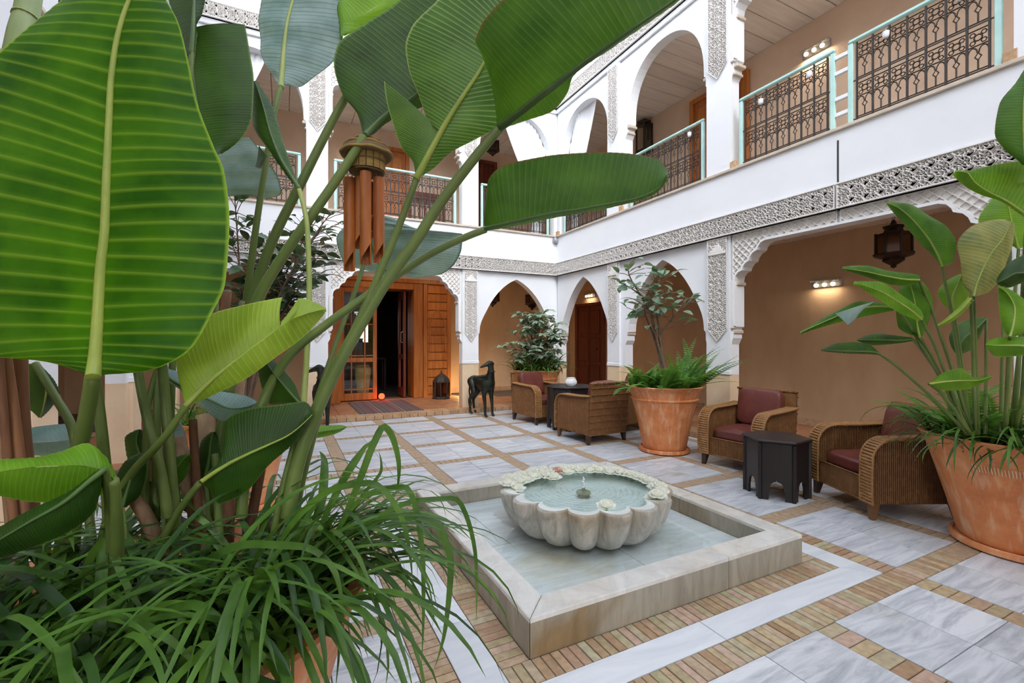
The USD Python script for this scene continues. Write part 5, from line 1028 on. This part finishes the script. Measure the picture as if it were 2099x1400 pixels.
for pts, d, w, m in ((((196, 780), (206, 860), (216, 960), (225, 1080)), (.98, 1.02), .012, 'petiole'), (((272, 690), (300, 850), (324, 940), (345, 1060)), (1.05, 1.05), .011, 'petiole'), (((328, 690), (344, 880), (350, 960), (360, 1080)), (1.1, 1.08), .013, 'petiole'),
    (((-14, 700), (4, 800), (22, 920), (40, 1080)), (.97, 1.0), .022, 'sheath'), (((4, 680), (26, 830), (38, 930), (56, 1080)), (.95, .98), .011, 'sheath_red'), (((-4, 690), (6, 830), (14, 930), (30, 1080)), (.93, .96), .008, 'sheath_red'), (((395, 860), (400, 950), (405, 1040), (412, 1120)), (1.2, 1.15), .012, 'sheath_red'), (((550, 880), (535, 960), (520, 1040), (508, 1110)), (1.25, 1.2), .014, 'sheath_red'), (((440, 930), (446, 1000), (448, 1060), (450, 1120)), (1.14, 1.12), .010, 'petiole'), (((345, 930), (350, 1000), (352, 1060), (356, 1130)), (1.12, 1.1), .010, 'petiole'), (((40, 680), (44, 850), (52, 950), (70, 1090)), (.99, 1.0), .016, 'sheath_red'), (((360, 900), (385, 980), (410, 1060), (425, 1130)), (1.22, 1.16), .026, 'sheath'), (((420, 850), (428, 950), (432, 1050), (435, 1130)), (1.3, 1.22), .030, 'sheath'),
    (((480, 840), (472, 930), (465, 1030), (460, 1120)), (1.28, 1.2), .022, 'sheath_red'), (((505, 620), (495, 740), (482, 860), (470, 1020)), (1.42, 1.28), .018, 'sheath'), (((465, 600), (450, 750), (440, 900), (436, 1060)), (1.44, 1.26), .017, 'sheath_red'), (((300, 900), (300, 1000), (310, 1100), (318, 1160)), (1.18, 1.12), .020, 'sheath_red'), (((250, 985), (300, 1060), (330, 1130), (350, 1180)), (1.1, 1.08), .018, 'sheath')):
    pl.add('leaf_stalk' if 'petiole' in m else 'sheath', tube(path_px(pts, *d, n=16), np.linspace(w * .8, w, 16), 9), m)
for st_, d, m in (([(300, 975, 290, 970, 304, 980), (290, 940, 262, 945, 318, 930), (280, 905, 255, 900, 310, 900), (285, 880, 280, 882, 292, 880)], (1.15, 1.15), 'leaf_dark'), ([(360, 960, 352, 962, 366, 956), (352, 925, 328, 935, 385, 915), (350, 890, 330, 895, 378, 885), (365, 865, 360, 868, 370, 865)], (1.25, 1.25), 'leaf_blue'),
    ([(420, 980, 412, 980, 428, 976), (428, 940, 405, 945, 455, 935), (432, 905, 412, 905, 455, 900), (438, 885, 434, 886, 442, 886)], (1.18, 1.2), 'leaf_dark'), ([(250, 1040, 244, 1034, 258, 1040), (262, 1000, 236, 990, 290, 1010), (275, 960, 252, 950, 300, 968), (292, 930, 288, 928, 298, 932)], (.98, 1.02), 'leaf_dark'), ([(330, 1010, 322, 1006, 338, 1010), (345, 985, 325, 978, 368, 992), (365, 955, 348, 945, 388, 962), (388, 932, 384, 930, 392, 934)], (1.08, 1.12), 'leaf_mid')):
    pl.leaf(ss(st_), d, m, 'midrib_dark', .004, arch=.07, stem=[(st_[0][0], st_[0][1]), (st_[0][0] + 6, st_[0][1] + 60), (st_[0][0] + 8, st_[0][1] + 120)], sw=.006, sd=(d[0], d[0] - .02))
for pts, d in ((((402, 66), (390, 250), (372, 500), (352, 780), (345, 1000), (345, 1120)), (1.28, 1.14)), (((393, 108), (382, 300), (360, 560), (322, 820), (318, 1120)), (1.2, 1.12)), (((452, 402), (446, 560), (436, 760), (420, 940), (410, 1110)), (1.7, 1.2)), (((322, 757), (302, 850), (298, 960), (300, 1110)), (1.14, 1.1)),
    (((614, 826), (604, 900), (580, 1000), (560, 1100)), (1.2, 1.16)), (((165, 900), (172, 960), (180, 1030), (188, 1110)), (1.18, 1.08)), (((640, 888), (615, 950), (590, 1020), (570, 1100)), (1.3, 1.2)), (((215, 962), (225, 1040), (230, 1130)), (.78, .88))):
    pl.add('leaf_stalk', tube(path_px(pts, *d, n=20), np.linspace(.006, .010, 20), 8), 'petiole')
# bamboo pole top left
bp = path_px([(66, -60), (56, 20), (40, 80), (10, 220), (-30, 420), (-70, 640), (-110, 900), (-130, 1060)], 1.30, 1.12, 60)
t = thing('bamboo_pole', 'pale green bamboo pole at the top left corner behind the largest leaf', 'pole', bp[-1])
bl = bp - bp[-1]; rr_ = np.full(60, .027)
obj('culm', tube(bl, rr_, 14), 'bamboo_green', t, smooth=True)
for k in (3, 8, 16, 26, 38): obj('node', tube(bl[k:k + 2] + (bl[k + 1] - bl[k]) * np.array([[.2], [-.5]]), .0295, 14), 'petiole_pale', t, smooth=True)

# ------------------------------------------------------------------ strappy grass clumps
def strap(root, az, lean, L, w, droop, rngk, twist=0., n=13):
    """Arching strap leaf: starts at root leaning outwards by lean, droops along its length; keeled."""
    s = np.linspace(0, 1, n); ang = lean + droop * s ** 1.4
    ds = L / (n - 1); h = np.r_[0, np.cumsum(np.sin((ang[:-1] + ang[1:]) / 2) * ds)]; z = np.r_[0, np.cumsum(np.cos((ang[:-1] + ang[1:]) / 2) * ds)]
    bend = twist * s ** 2 * L * .4
    d, e = np.array([math.cos(az), math.sin(az), 0]), np.array([-math.sin(az), math.cos(az), 0])
    c = np.asarray(root) + h[:, None] * d + z[:, None] * np.array([0, 0, 1.]) + bend[:, None] * e
    ww = w * np.clip(np.minimum(.55 + 2.2 * s, 1.0) * (1 - s ** 4) ** .8, .02, 1)
    up = np.stack([-np.cos(ang)[:, None] * d + np.sin(ang)[:, None] * np.array([0, 0, 1.])], 0)[0]
    V = np.stack([c + e * ww[:, None] / 2 + up * ww[:, None] * .14, c, c - e * ww[:, None] / 2 + up * ww[:, None] * .14], 1).reshape(-1, 3)
    uv = np.stack([np.repeat(s[:, None], 3, 1), np.repeat(np.array([[.5, 0, .5]]), n, 0)], -1).reshape(-1, 2)
    return trimesh.Trimesh(V, grid_faces(n, 3), process=False), uv
def clump(name, label, cat_, center, spread, n, L, w, seed, mt=('blade', 'blade_dark'), lean=(.15, .9), droop=(1.3, 2.4), az=None, z0=None):
    r = np.random.default_rng(seed); t = thing(name, label, cat_, center)
    for k in range(n):
        a = r.uniform(0, 2 * PI) if az is None else r.normal(az, 1.1); q = spread * math.sqrt(r.uniform()); b = r.uniform(0, 2 * PI)
        m, uv = strap((q * math.cos(b), q * math.sin(b), -.01), a, r.uniform(*lean), r.uniform(*L), w * r.uniform(.7, 1.2), r.uniform(*droop), r, r.normal(0, .35))
        obj('blade', m, mt[int(r.random() < .4)], t, True, uv=uv)
    return t
zs = zL + .0
def pot_pt(c, dx, dy, z): return (c[0] + dx, c[1] + dy, z)
def rt_fw(c, a, b, z):
    """Point a metres to the right of and b metres nearer than a pot's middle, seen from the camera."""
    s, k = math.sin(YAW), math.cos(YAW); return (c[0] + a * k - b * s, c[1] - a * s - b * k, z)
azR = -YAW
for (a, b, n, L, w, nm, sd) in ((.34, -.10, 84, (.40, .66), .0155, 'strappy grass clump on the right rim of the foreground pot, trailing towards the basin', 1), (.33, .12, 84, (.38, .64), .017, 'strappy grass clump over the visible orange rim of the foreground pot', 2),
    (.16, .26, 84, (.38, .66), .018, 'strappy grass clump at the bottom middle of the foreground planting', 3), (-.06, .28, 80, (.36, .60), .018, 'strappy grass clump at the bottom left of the foreground planting', 4), (-.27, .20, 70, (.34, .58), .017, 'strappy grass clump at the lower left picture edge', 5), (.16, -.04, 60, (.42, .7), .016, 'strappy grass clump between the thick leaf stalks in the foreground pot', 6),
    (-.16, .02, 56, (.36, .6), .016, 'strappy grass clump at the foot of the largest leaf', 7)):
    clump('strappy_grass', nm, 'grass', rt_fw(POTL, a, b, zs), .10, n, L, w, sd, az=azR - .35 if a > .3 else None, lean=(.0, .65), droop=(1.7, 3.0))
hero = Plant('strappy_grass', 'longest strappy blades arching right from the foreground pot over the marble basin', 'grass', rt_fw(POTL, .36, 0, zs))
def strap_px(pts, d0, d1, w):
    p = path_px(pts, d0, d1, 26); s = np.linspace(0, 1, 26); tg = np.gradient(p, axis=0); toc = np.array([0, 0, EYE]) - p; e = np.cross(tg, toc); e /= np.linalg.norm(e, axis=1, keepdims=True)
    nn = toc / np.linalg.norm(toc, axis=1, keepdims=True); ww = w * np.clip(np.minimum(.7 + s, 1) * (1 - s ** 5), .04, 1)
    V = np.stack([p + e * ww[:, None] / 2 + nn * ww[:, None] * .15, p, p - e * ww[:, None] / 2 + nn * ww[:, None] * .15], 1).reshape(-1, 3)
    return trimesh.Trimesh(V, grid_faces(26, 3), process=False), np.stack([np.repeat(s[:, None], 3, 1), np.repeat(np.array([[.5, 0, .5]]), 26, 0)], -1).reshape(-1, 2)
for pts, d0, d1, w in (([(690, 1100), (735, 990), (768, 905), (787, 874), (806, 900), (818, 960), (812, 1010)], 1.1, 1.14, .017), ([(690, 1120), (781, 1055), (857, 1026), (929, 1021), (957, 1060), (976, 1155), (976, 1272)], 1.05, 1.1, .012), ([(690, 1120), (800, 1060), (850, 1058), (895, 1076), (924, 1160), (914, 1280), (890, 1371)], 1.05, 1.02, .016),
    ([(680, 1110), (760, 1010), (829, 998), (857, 1064), (868, 1183), (864, 1360)], 1.05, 1.03, .013), ([(650, 1100), (690, 1010), (730, 945), (755, 912), (770, 915)], 1.12, 1.15, .016), ([(690, 1110), (740, 1020), (782, 960), (776, 925)], 1.12, 1.16, .009), ([(640, 1080), (662, 1010), (665, 950), (655, 925)], 1.15, 1.2, .022), ([(330, 1260), (420, 1150), (520, 1115), (620, 1120), (690, 1180), (705, 1290)], .95, .88, .015),
    ([(300, 1330), (330, 1260), (400, 1240), (470, 1290), (560, 1370), (590, 1420)], .84, .76, .016), ([(60, 1420), (120, 1320), (220, 1260), (330, 1300), (420, 1390)], .78, .72, .017), ([(230, 1420), (260, 1320), (310, 1250), (380, 1232)], .80, .78, .016), ([(20, 1400), (100, 1300), (200, 1255)], .78, .78, .015), ([(150, 1260), (170, 1180), (215, 1110), (260, 1200), (320, 1290)], .92, .84, .014), ([(500, 1180), (440, 1090), (400, 1060), (370, 1110)], 1.0, 1.0, .013), ([(560, 1140), (610, 1060), (690, 1000), (760, 990), (830, 1080), (845, 1200)], 1.0, .98, .014)):
    m, uv = strap_px(pts, d0, d1, w); hero.add('blade', m, 'blade', None, True, uv)

# ------------------------------------------------------------------ wind chime
cd = 1.42; cp = at(752, 300, cd); k_ = cd / FPX
t = thing('wind_chime', 'bamboo wind chime with a thatched coconut-like top hanging among the leaves', 'wind chime', cp)
Z = lambda y: -(y - 300) * k_
obj('thatch_top', lathe([(0, Z(280)), (12 * k_, Z(283)), (30 * k_, Z(293)), (46 * k_, Z(306)), (51 * k_, Z(318)), (46 * k_, Z(322)), (36 * k_, Z(320)), (0, Z(316))], 32), 'coconut', t, smooth=50)
a_ = np.linspace(0, 2 * PI, 41)[:-1]
for y, r in ((290, 26), (303, 43), (318, 51)): obj('thatch_ring', tube([(r * k_ * math.cos(x), r * k_ * math.sin(x), Z(y) + .0015 * math.sin(7 * x)) for x in a_], .004, 6, closed=True), 'raffia', t, smooth=True)
for k in range(16):
    a = k * 2 * PI / 16; obj('slat', moved(bx(-.0012, .0022, -.0095, .0095, Z(352), Z(318), .001), (35 * k_, 0, 0)).apply_transform(trimesh.transformations.rotation_matrix(a, (0, 0, 1))), 'raffia', t)
obj('drum', lathe([(0, Z(354)), (32 * k_, Z(354)), (34 * k_, Z(336)), (33 * k_, Z(318)), (0, Z(316))], 24), 'coconut', t, smooth=40)
for y, r in ((334, 36.5), (354, 33)): obj('binding', tube([(r * k_ * math.cos(x), r * k_ * math.sin(x), Z(y)) for x in a_], .0028, 6, closed=True), 'coconut', t)
obj('cord', tube([(0, 0, Z(282)), (.004, .006, Z(262)), (.012, .05, Z(236))], .0022, 5), 'raffia', t)
for k, (x, y0, y1, dd) in enumerate(((719, 368, 556, -.012), (735, 362, 508, .008), (756, 360, 545, -.03), (776, 364, 538, .004), (760, 366, 480, .045))):
    c_, rad = ((x - 752) * k_, dd), 11.2 * k_; R = []
    px_, py_ = c_[0] * math.cos(YAW) + dd * math.sin(YAW), -c_[0] * math.sin(YAW) + dd * math.cos(YAW)
    n = 16; th_ = np.arange(n) * 2 * PI / n; ztop, zb = Z(y0), Z(y1)
    fr_ = -PI / 2 - YAW
    cutd = np.where(np.cos(th_ - fr_) > .15, (.070 if k != 4 else .05), 0.)          # mouth cut away on the front of the pipe
    rows_ = [np.full(n, ztop), np.full(n, ztop - .02), zb + cutd * 1.15 + .015, zb + cutd * np.clip(.6 + .4 * np.cos(th_), 0, 1)]
    V = np.concatenate([np.stack([px_ + rad * np.cos(th_), py_ + rad * np.sin(th_), z], 1) for z in rows_] + [np.stack([px_ + rad * .8 * np.cos(th_), py_ + rad * .8 * np.sin(th_), z], 1) for z in rows_[::-1]])
    f = []
    for i in range(7):
        for j in range(n): f += [[i * n + j, (i + 1) * n + (j + 1) % n, i * n + (j + 1) % n], [i * n + j, (i + 1) * n + j, (i + 1) * n + (j + 1) % n]]
    for j in range(n): f += [[7 * n + j, j, (j + 1) % n], [7 * n + j, (j + 1) % n, 7 * n + (j + 1) % n]]
    obj('pipe', trimesh.Trimesh(V, f, process=False), 'bamboo', t, smooth=50)
    obj('string', tube([(px_, py_, ztop - .01), (px_ * .7, py_ * .7, Z(352))], .0012, 4), 'raffia', t)
obj('clapper', moved(lathe([(0, -.006), (.020, -.005), (.023, 0), (.020, .005), (0, .006)], 20), (0, 0, Z(445))), 'bamboo', t)
obj('string', tube([(0, 0, Z(352)), (0, 0, Z(446))], .0012, 4), 'raffia', t)

# ------------------------------------------------------------------ plants of the right pot
zR = zL
pr = Plant('bird_of_paradise', 'bird of paradise plant with many paddle leaves in the huge right-hand pot', 'plant', (POTR[0], POTR[1], zR))
def stalk(x, y, d, rx, ry=890, rd=2.72, w=.010, bow=0): 
    mx, my = (x + rx) / 2 + bow, (y + ry) / 2 - 10; pr.add('leaf_stalk', tube(path_px([(x, y), (x * .7 + mx * .3, y * .7 + my * .3 - 4), (mx, my), (rx * .8 + mx * .2, ry * .8 + my * .2), (rx, ry)], d, rd, 20), np.linspace(w * .7, w, 20), 8), 'petiole')
RL = [([(2112, 345, 2108, 343, 2116, 343), (2102, 322, 2055, 302, 2150, 318), (2098, 270, 2039, 272, 2158, 270), (2098, 215, 2048, 215, 2150, 210), (2105, 160, 2085, 165, 2135, 150), (2120, 105, 2118, 105, 2122, 105)], (2.0, 2.05), 'leaf_mid', 2080),
    ([(2120, 450, 2150, 400, 2118, 455), (2098, 436, 2140, 342, 2092, 440), (2060, 410, 2095, 329, 2050, 412), (2030, 395, 2045, 336, 2012, 400), (2000, 375, 2005, 345, 1984, 386), (1980, 353, 1982, 350, 1966, 372), (1958, 352, 1960, 348, 1950, 356)], (2.05, 2.15), 'leaf_bright', 2090),
    ([(1931, 546, 1926, 543, 1938, 545), (1925, 530, 1912, 525, 1955, 535), (1910, 500, 1890, 503, 1961, 500), (1888, 470, 1865, 475, 1945, 468), (1860, 440, 1842, 448, 1905, 442), (1838, 424, 1828, 432, 1858, 416), (1818, 416, 1817, 418, 1822, 414)], (2.5, 2.45), 'leaf_mid', 1990),
    ([(1996, 608, 1992, 604, 2000, 606), (2000, 590, 1973, 578, 2022, 602), (2015, 550, 1968, 535, 2050, 572), (2035, 515, 1961, 502, 2066, 532), (2058, 486, 1998, 460, 2078, 492), (2072, 455, 2058, 449, 2080, 458)], (2.4, 2.45), 'leaf_torn', 2005),
    ([(2088, 510, 2084, 508, 2094, 508), (2080, 480, 2025, 478, 2115, 490), (2072, 448, 2005, 452, 2120, 455), (2066, 415, 2030, 411, 2112, 415), (2062, 384, 2058, 386, 2068, 384)], (2.6, 2.62), 'leaf_bright', 2060),
    ([(1884, 574, 1886, 566, 1880, 580), (1860, 573, 1878, 562, 1850, 586), (1820, 567, 1822, 555, 1830, 584), (1775, 557, 1775, 544, 1786, 571), (1726, 550, 1730, 547, 1730, 553)], (2.42, 2.3), 'leaf_mid', 1995),
    ([(1889, 655, 1892, 648, 1884, 658), (1872, 640, 1886, 634, 1868, 652), (1840, 618, 1848, 604, 1838, 638), (1800, 595, 1800, 577, 1798, 611), (1749, 580, 1752, 577, 1753, 583)], (2.36, 2.22), 'leaf_bright', 1985),
    ([(1886, 692, 1880, 690, 1891, 689), (1880, 665, 1840, 668, 1905, 656), (1876, 625, 1836, 626, 1913, 620), (1868, 590, 1845, 591, 1901, 588), (1861, 566, 1857, 567, 1866, 566)], (2.48, 2.46), 'leaf_mid', 1980),
    ([(1838, 632, 1838, 628, 1838, 636), (1800, 628, 1800, 619, 1800, 643), (1750, 635, 1766, 617, 1740, 656), (1700, 655, 1709, 640, 1695, 668), (1640, 682, 1643, 679, 1645, 684)], (2.4, 2.2), 'leaf_mid', 1990),
    ([(1799, 724, 1799, 720, 1799, 727), (1780, 721, 1781, 706, 1778, 726), (1740, 720, 1750, 701, 1740, 725), (1710, 719, 1718, 703, 1705, 722), (1683, 717, 1686, 715, 1686, 719)], (2.4, 2.25), 'leaf_dark', 1985),
    ([(1870, 695, 1870, 691, 1870, 699), (1845, 698, 1858, 690, 1850, 703), (1799, 697, 1799, 684, 1790, 708), (1756, 697, 1760, 694, 1760, 699)], (2.5, 2.4), 'leaf_dark', 2000),
    ([(1905, 787, 1912, 780, 1908, 792), (1940, 782, 1936, 763, 1946, 801), (1972, 780, 1970, 755, 1980, 798), (2000, 780, 1998, 774, 2004, 790), (2032, 772, 2030, 770, 2032, 775)], (2.3, 2.35), 'leaf_bright', 1990),
    ([(2070, 690, 2062, 684, 2080, 690), (2078, 660, 2050, 650, 2115, 668), (2080, 630, 2046, 610, 2118, 640), (2062, 598, 2046, 592, 2085, 602), (2046, 588, 2045, 589, 2049, 587)], (2.1, 2.15), 'leaf_bright', 2060),
    ([(2120, 712, 2120, 690, 2120, 726), (2080, 708, 2085, 690, 2085, 730), (2045, 708, 2045, 692, 2045, 732), (2020, 706, 2022, 700, 2024, 714)], (2.1, 2.15), 'leaf_bright', 2080),
    ([(2022, 652, 2020, 650, 2022, 656), (2000, 675, 1972, 660, 2004, 700), (1975, 695, 1945, 690, 1990, 718), (1962, 726, 1958, 724, 1966, 726)], (2.75, 2.7), 'leaf_dark', 2020),
    ([(1955, 640, 1945, 634, 1962, 636), (1952, 612, 1922, 602, 1982, 622), (1962, 585, 1935, 580, 1988, 592), (1972, 562, 1968, 562, 1976, 562)], (2.6, 2.6), 'leaf_bright', 1990),
    ([(1990, 612, 1985, 608, 1996, 616), (1965, 640, 1960, 634, 1972, 644), (1940, 658, 1936, 654, 1946, 662), (1922, 668, 1921, 666, 1924, 669)], (2.35, 2.4), 'leaf_yellow', 2000),
    ([(2110, 560, 2110, 520, 2110, 575), (2085, 560, 2075, 534, 2095, 580), (2060, 572, 2046, 566, 2066, 590), (2043, 580, 2042, 578, 2045, 583)], (2.2, 2.25), 'leaf_dark', 2070),
    ([(2060, 560, 2052, 556, 2068, 560), (2050, 520, 2030, 520, 2075, 524), (2048, 480, 2030, 482, 2070, 482), (2050, 440, 2048, 440, 2054, 440)], (2.8, 2.82), 'leaf_dark', 2050)]
for st_, d, m, rx in RL:
    pr.leaf(ss(st_), d, m, 'midrib' if m != 'leaf_dark' else 'midrib_dark', .0055, arch=.06, de=.05)
    stalk(st_[0][0], st_[0][1], d[0], rx)
pr.leaf([[(1712, 643, 1738, 667), (1750, 630, 1752, 655), (1792, 618, 1772, 630)]], (2.24, 2.3), 'leaf_blue', None)
for k, (a, b, n, nm) in enumerate(((-.34, .06, 84, 'strappy grass clump hanging over the left rim of the huge right pot'), (-.20, .29, 84, 'strappy grass clump at the front rim of the huge right pot'), (.02, .34, 70, 'strappy grass clump in the huge right pot at the very picture edge'), (-.26, -.20, 60, 'strappy grass clump at the back left of the huge right pot'))):
    clump('strappy_grass', nm, 'grass', rt_fw(POTR, a, b, zR), .12, n, (.34, .66), .018, 20 + k, ('blade_dark', 'blade'), (.2, 1.0), (1.4, 2.6))
def frond(root, az, lean, L, droop, nl, lw, seed, mt):
    """Fern frond: arching rib with paired leaflets, one mesh."""
    r = np.random.default_rng(seed); n = 16; s = np.linspace(0, 1, n); ang = lean + droop * s ** 1.5; ds = L / (n - 1)
    h = np.r_[0, np.cumsum(np.sin((ang[:-1] + ang[1:]) / 2) * ds)]; z = np.r_[0, np.cumsum(np.cos((ang[:-1] + ang[1:]) / 2) * ds)]
    d, e = np.array([math.cos(az), math.sin(az), 0]), np.array([-math.sin(az), math.cos(az), 0]); c = np.asarray(root) + h[:, None] * d + z[:, None] * np.array([0, 0, 1.]) + (r.normal(0, .08) * s ** 2 * L)[:, None] * e
    V, F = [], []
    for q in np.linspace(.12, .99, nl):
        p = np.array([np.interp(q, s, c[:, k]) for k in range(3)]); a = np.interp(q, s, ang); tg = d * math.sin(a) + np.array([0, 0, math.cos(a)]); ln = lw * math.sin(PI * min(.97, q * .8 + .16)) ** .8
        for sg in (-1, 1):
            dr = e * sg * .92 + tg * .45 + np.array([0, 0, -.12]); dr /= np.linalg.norm(dr); sd = np.cross(dr, np.cross(tg, e)); sd /= np.linalg.norm(sd); w = ln * .20 + .004; b = len(V)
            V += [p, p + dr * ln * .35 + sd * w, p + dr * ln, p + dr * ln * .35 - sd * w]; F += [[b, b + 1, b + 2], [b, b + 2, b + 3]]
    rib = tube(c, np.linspace(.0026, .0008, n), 4); k = len(V)
    return trimesh.Trimesh(np.vstack([np.array(V), rib.vertices]), np.vstack([np.array(F), rib.faces + k]), process=False)
def fern(label, center, n, L, seed, spread=.16, lw=.06, lean=(.1, 1.1), droop=(.6, 1.5), azs=None):
    r = np.random.default_rng(seed); t = thing('fern', label, 'fern', center)
    for k in range(n):
        a = r.uniform(0, 2 * PI) if azs is None else r.normal(*azs); q = spread * math.sqrt(r.random()); b = r.uniform(0, 2 * PI)
        obj('frond', frond((q * math.cos(b), q * math.sin(b), 0), a, r.uniform(*lean), r.uniform(*L), r.uniform(*droop), 20, lw, seed * 100 + k, None), 'fern', t, False)
    return t
zP = .035 + .742 - .08
fern('bushy green fern filling the front of the middle terracotta pot', rt_fw((4.02, 4.03), -.02, .16, zP), 46, (.28, .55), 31, .18)
fern('green fern at the left rim of the middle terracotta pot', rt_fw((4.02, 4.03), -.24, .02, zP), 34, (.26, .50), 32, .12)
fern('long-fronded fern at the right rim of the middle terracotta pot', rt_fw((4.02, 4.03), .24, .0, zP), 40, (.35, .80), 33, .12, .06, (.3, 1.1), (.3, 1.0), (-YAW, .8))
fern('fern among the stalks of the huge right pot', rt_fw(POTR, -.28, -.05, zR), 34, (.35, .62), 34, .15, .05, (.1, .8))

# ------------------------------------------------------------------ shrubs
def oval_leaf(L, W, seed=0, fold=.18):
    s = np.linspace(0, 1, 6); w = W * np.sin(PI * s ** .85) ** .8 * .5; V = []
    for k in range(6): z = .10 * L * math.sin(PI * s[k]); V += [(s[k] * L, w[k], z + w[k] * fold), (s[k] * L, 0, z), (s[k] * L, -w[k], z + w[k] * fold)]
    return trimesh.Trimesh(np.array(V), grid_faces(6, 3), process=False)
def shrub(name, label, cat_, loc, branches, nleaf, L, W, mt, seed, whorl=1, r0=.012, extra=0, q0=.35):
    """Branching stems with leaves along the outer part of every branch. branches: polylines from the base; extra: leaves past the part limit, joined."""
    r = np.random.default_rng(seed); t = thing(name, label, cat_, loc); tips = []; more, twigs = [], []
    for b in branches:
        p = spline(np.array(b, float), 16); obj('branch', tube(p, np.linspace(r0, r0 * .3, 16), 6), 'bark', t, True); tips.append(p)
    made = 0
    while made < nleaf + extra:
        p = tips[r.integers(len(tips))]; q = r.uniform(q0, 1.0) ** .7; c = np.array([np.interp(q, np.linspace(0, 1, 16), p[:, k]) for k in range(3)]); a0 = r.uniform(0, 2 * PI)
        if q < .97:
            d = np.array([math.cos(a0), math.sin(a0), r.uniform(.0, .7)]) * r.uniform(.03, .16) * (L / .1); c2 = c + d; twigs.append(tube([c, c + d * .5 + [0, 0, .01], c2], r0 * .2, 4)); c = c2
        for w in range(whorl):
            a = a0 + w * 2 * PI / whorl + r.normal(0, .2); m = oval_leaf(L * r.uniform(.7, 1.2), W * r.uniform(.8, 1.2)); m = moved(m, ry=r.uniform(-.7, .6) if whorl == 1 else r.uniform(-.1, .6), rx=r.normal(0, .4)); m = moved(m, rz=a, loc=c)
            if made < nleaf: obj('leaf', m, mt, t, True)
            else: more.append(m)
            made += 1
    obj('twigs', cat(twigs), 'bark', t, kind='stuff')
    if more: obj('foliage', cat(more), mt, t, True, kind='stuff')
    return t
def sc(base, pts): return [tuple(np.array(p) - np.array(base)) for p in pts]
B2 = np.array((*rt_fw((4.02, 4.03), 0, 0, 0)[:2], zP))
def bpx(pts, d): return [tuple(at(x, y, dd) - B2) for (x, y), dd in zip(pts, np.linspace(d[0], d[1], len(pts)))]
shrub('rubber_shrub', 'sparse shrub with grey-green oval leaves rising from the fern-filled pot', 'shrub', tuple(B2), [bpx([(1375, 800), (1352, 720), (1335, 650), (1310, 600), (1290, 565), (1285, 540)], (5.4, 5.3)), bpx([(1372, 800), (1345, 700), (1335, 620), (1348, 580), (1360, 565)], (5.4, 5.45)),
    bpx([(1372, 800), (1355, 710), (1345, 640), (1300, 595), (1270, 580)], (5.4, 5.25)), bpx([(1375, 800), (1350, 700), (1372, 660), (1395, 630), (1410, 610)], (5.4, 5.4)), bpx([(1375, 800), (1345, 690), (1330, 630), (1345, 600), (1385, 600)], (5.4, 5.2)), bpx([(1372, 800), (1340, 690), (1322, 640), (1318, 610)], (5.4, 5.5))], 120, .155, .070, 'rubber_leaf', 41, 1, .018)
B3 = np.array((4.08, 7.18, zP)); r = np.random.default_rng(5)
brs = []
for k in range(40):
    a, q, h = r.uniform(0, 2 * PI), math.sqrt(r.uniform(.02, 1)) * .50, r.uniform(.18, 1.2); q = q * math.sqrt(max(.04, 1 - (abs(h - .42) / .78) ** 2)); brs.append([(0, 0, 0), (q * .3 * math.cos(a), q * .3 * math.sin(a), h * .5), (q * math.cos(a), q * math.sin(a), h)])
shrub('schefflera', 'dense grey-green shrub with whorled leaves in the far corner pot', 'shrub', tuple(B3), brs, 298, .165, .062, 'shrub_leaf', 42, 7, .012, extra=620, q0=.7)
clump('spider_plant', 'spider plant spilling round the foot of the corner shrub', 'plant', tuple(B3 + [0, 0, .04]), .40, 150, (.42, .66), .030, 43, ('blade', 'blade_dark'), (.15, .95), (.9, 2.2))
B4 = np.array((-.28, 4.15, zP - .12))
brs = []
for k in range(18):
    px, py = (r.uniform(480, 690), r.uniform(400, 600)) if k < 10 else (r.uniform(585, 700), r.uniform(430, 600)); e = at(px, py, r.uniform(3.4, 4.2)) - B4; m_ = e * np.array([.35, .35, .55]); brs.append([(0, 0, 0), tuple(m_), tuple(e)])
shrub('small_leaved_tree', 'small-leaved dark tree behind the foreground leaf stalks', 'tree', tuple(B4), brs, 300, .125, .064, 'ficus_leaf', 44, 1, .014, extra=160)
clump('leafy_plant', 'yellow-green leafy plant in the dark red pot far left', 'plant', (-.78, 5.75, .36), .16, 70, (.3, .5), .022, 45, ('blade', 'fern'), (.1, 1.0), (.6, 1.8))
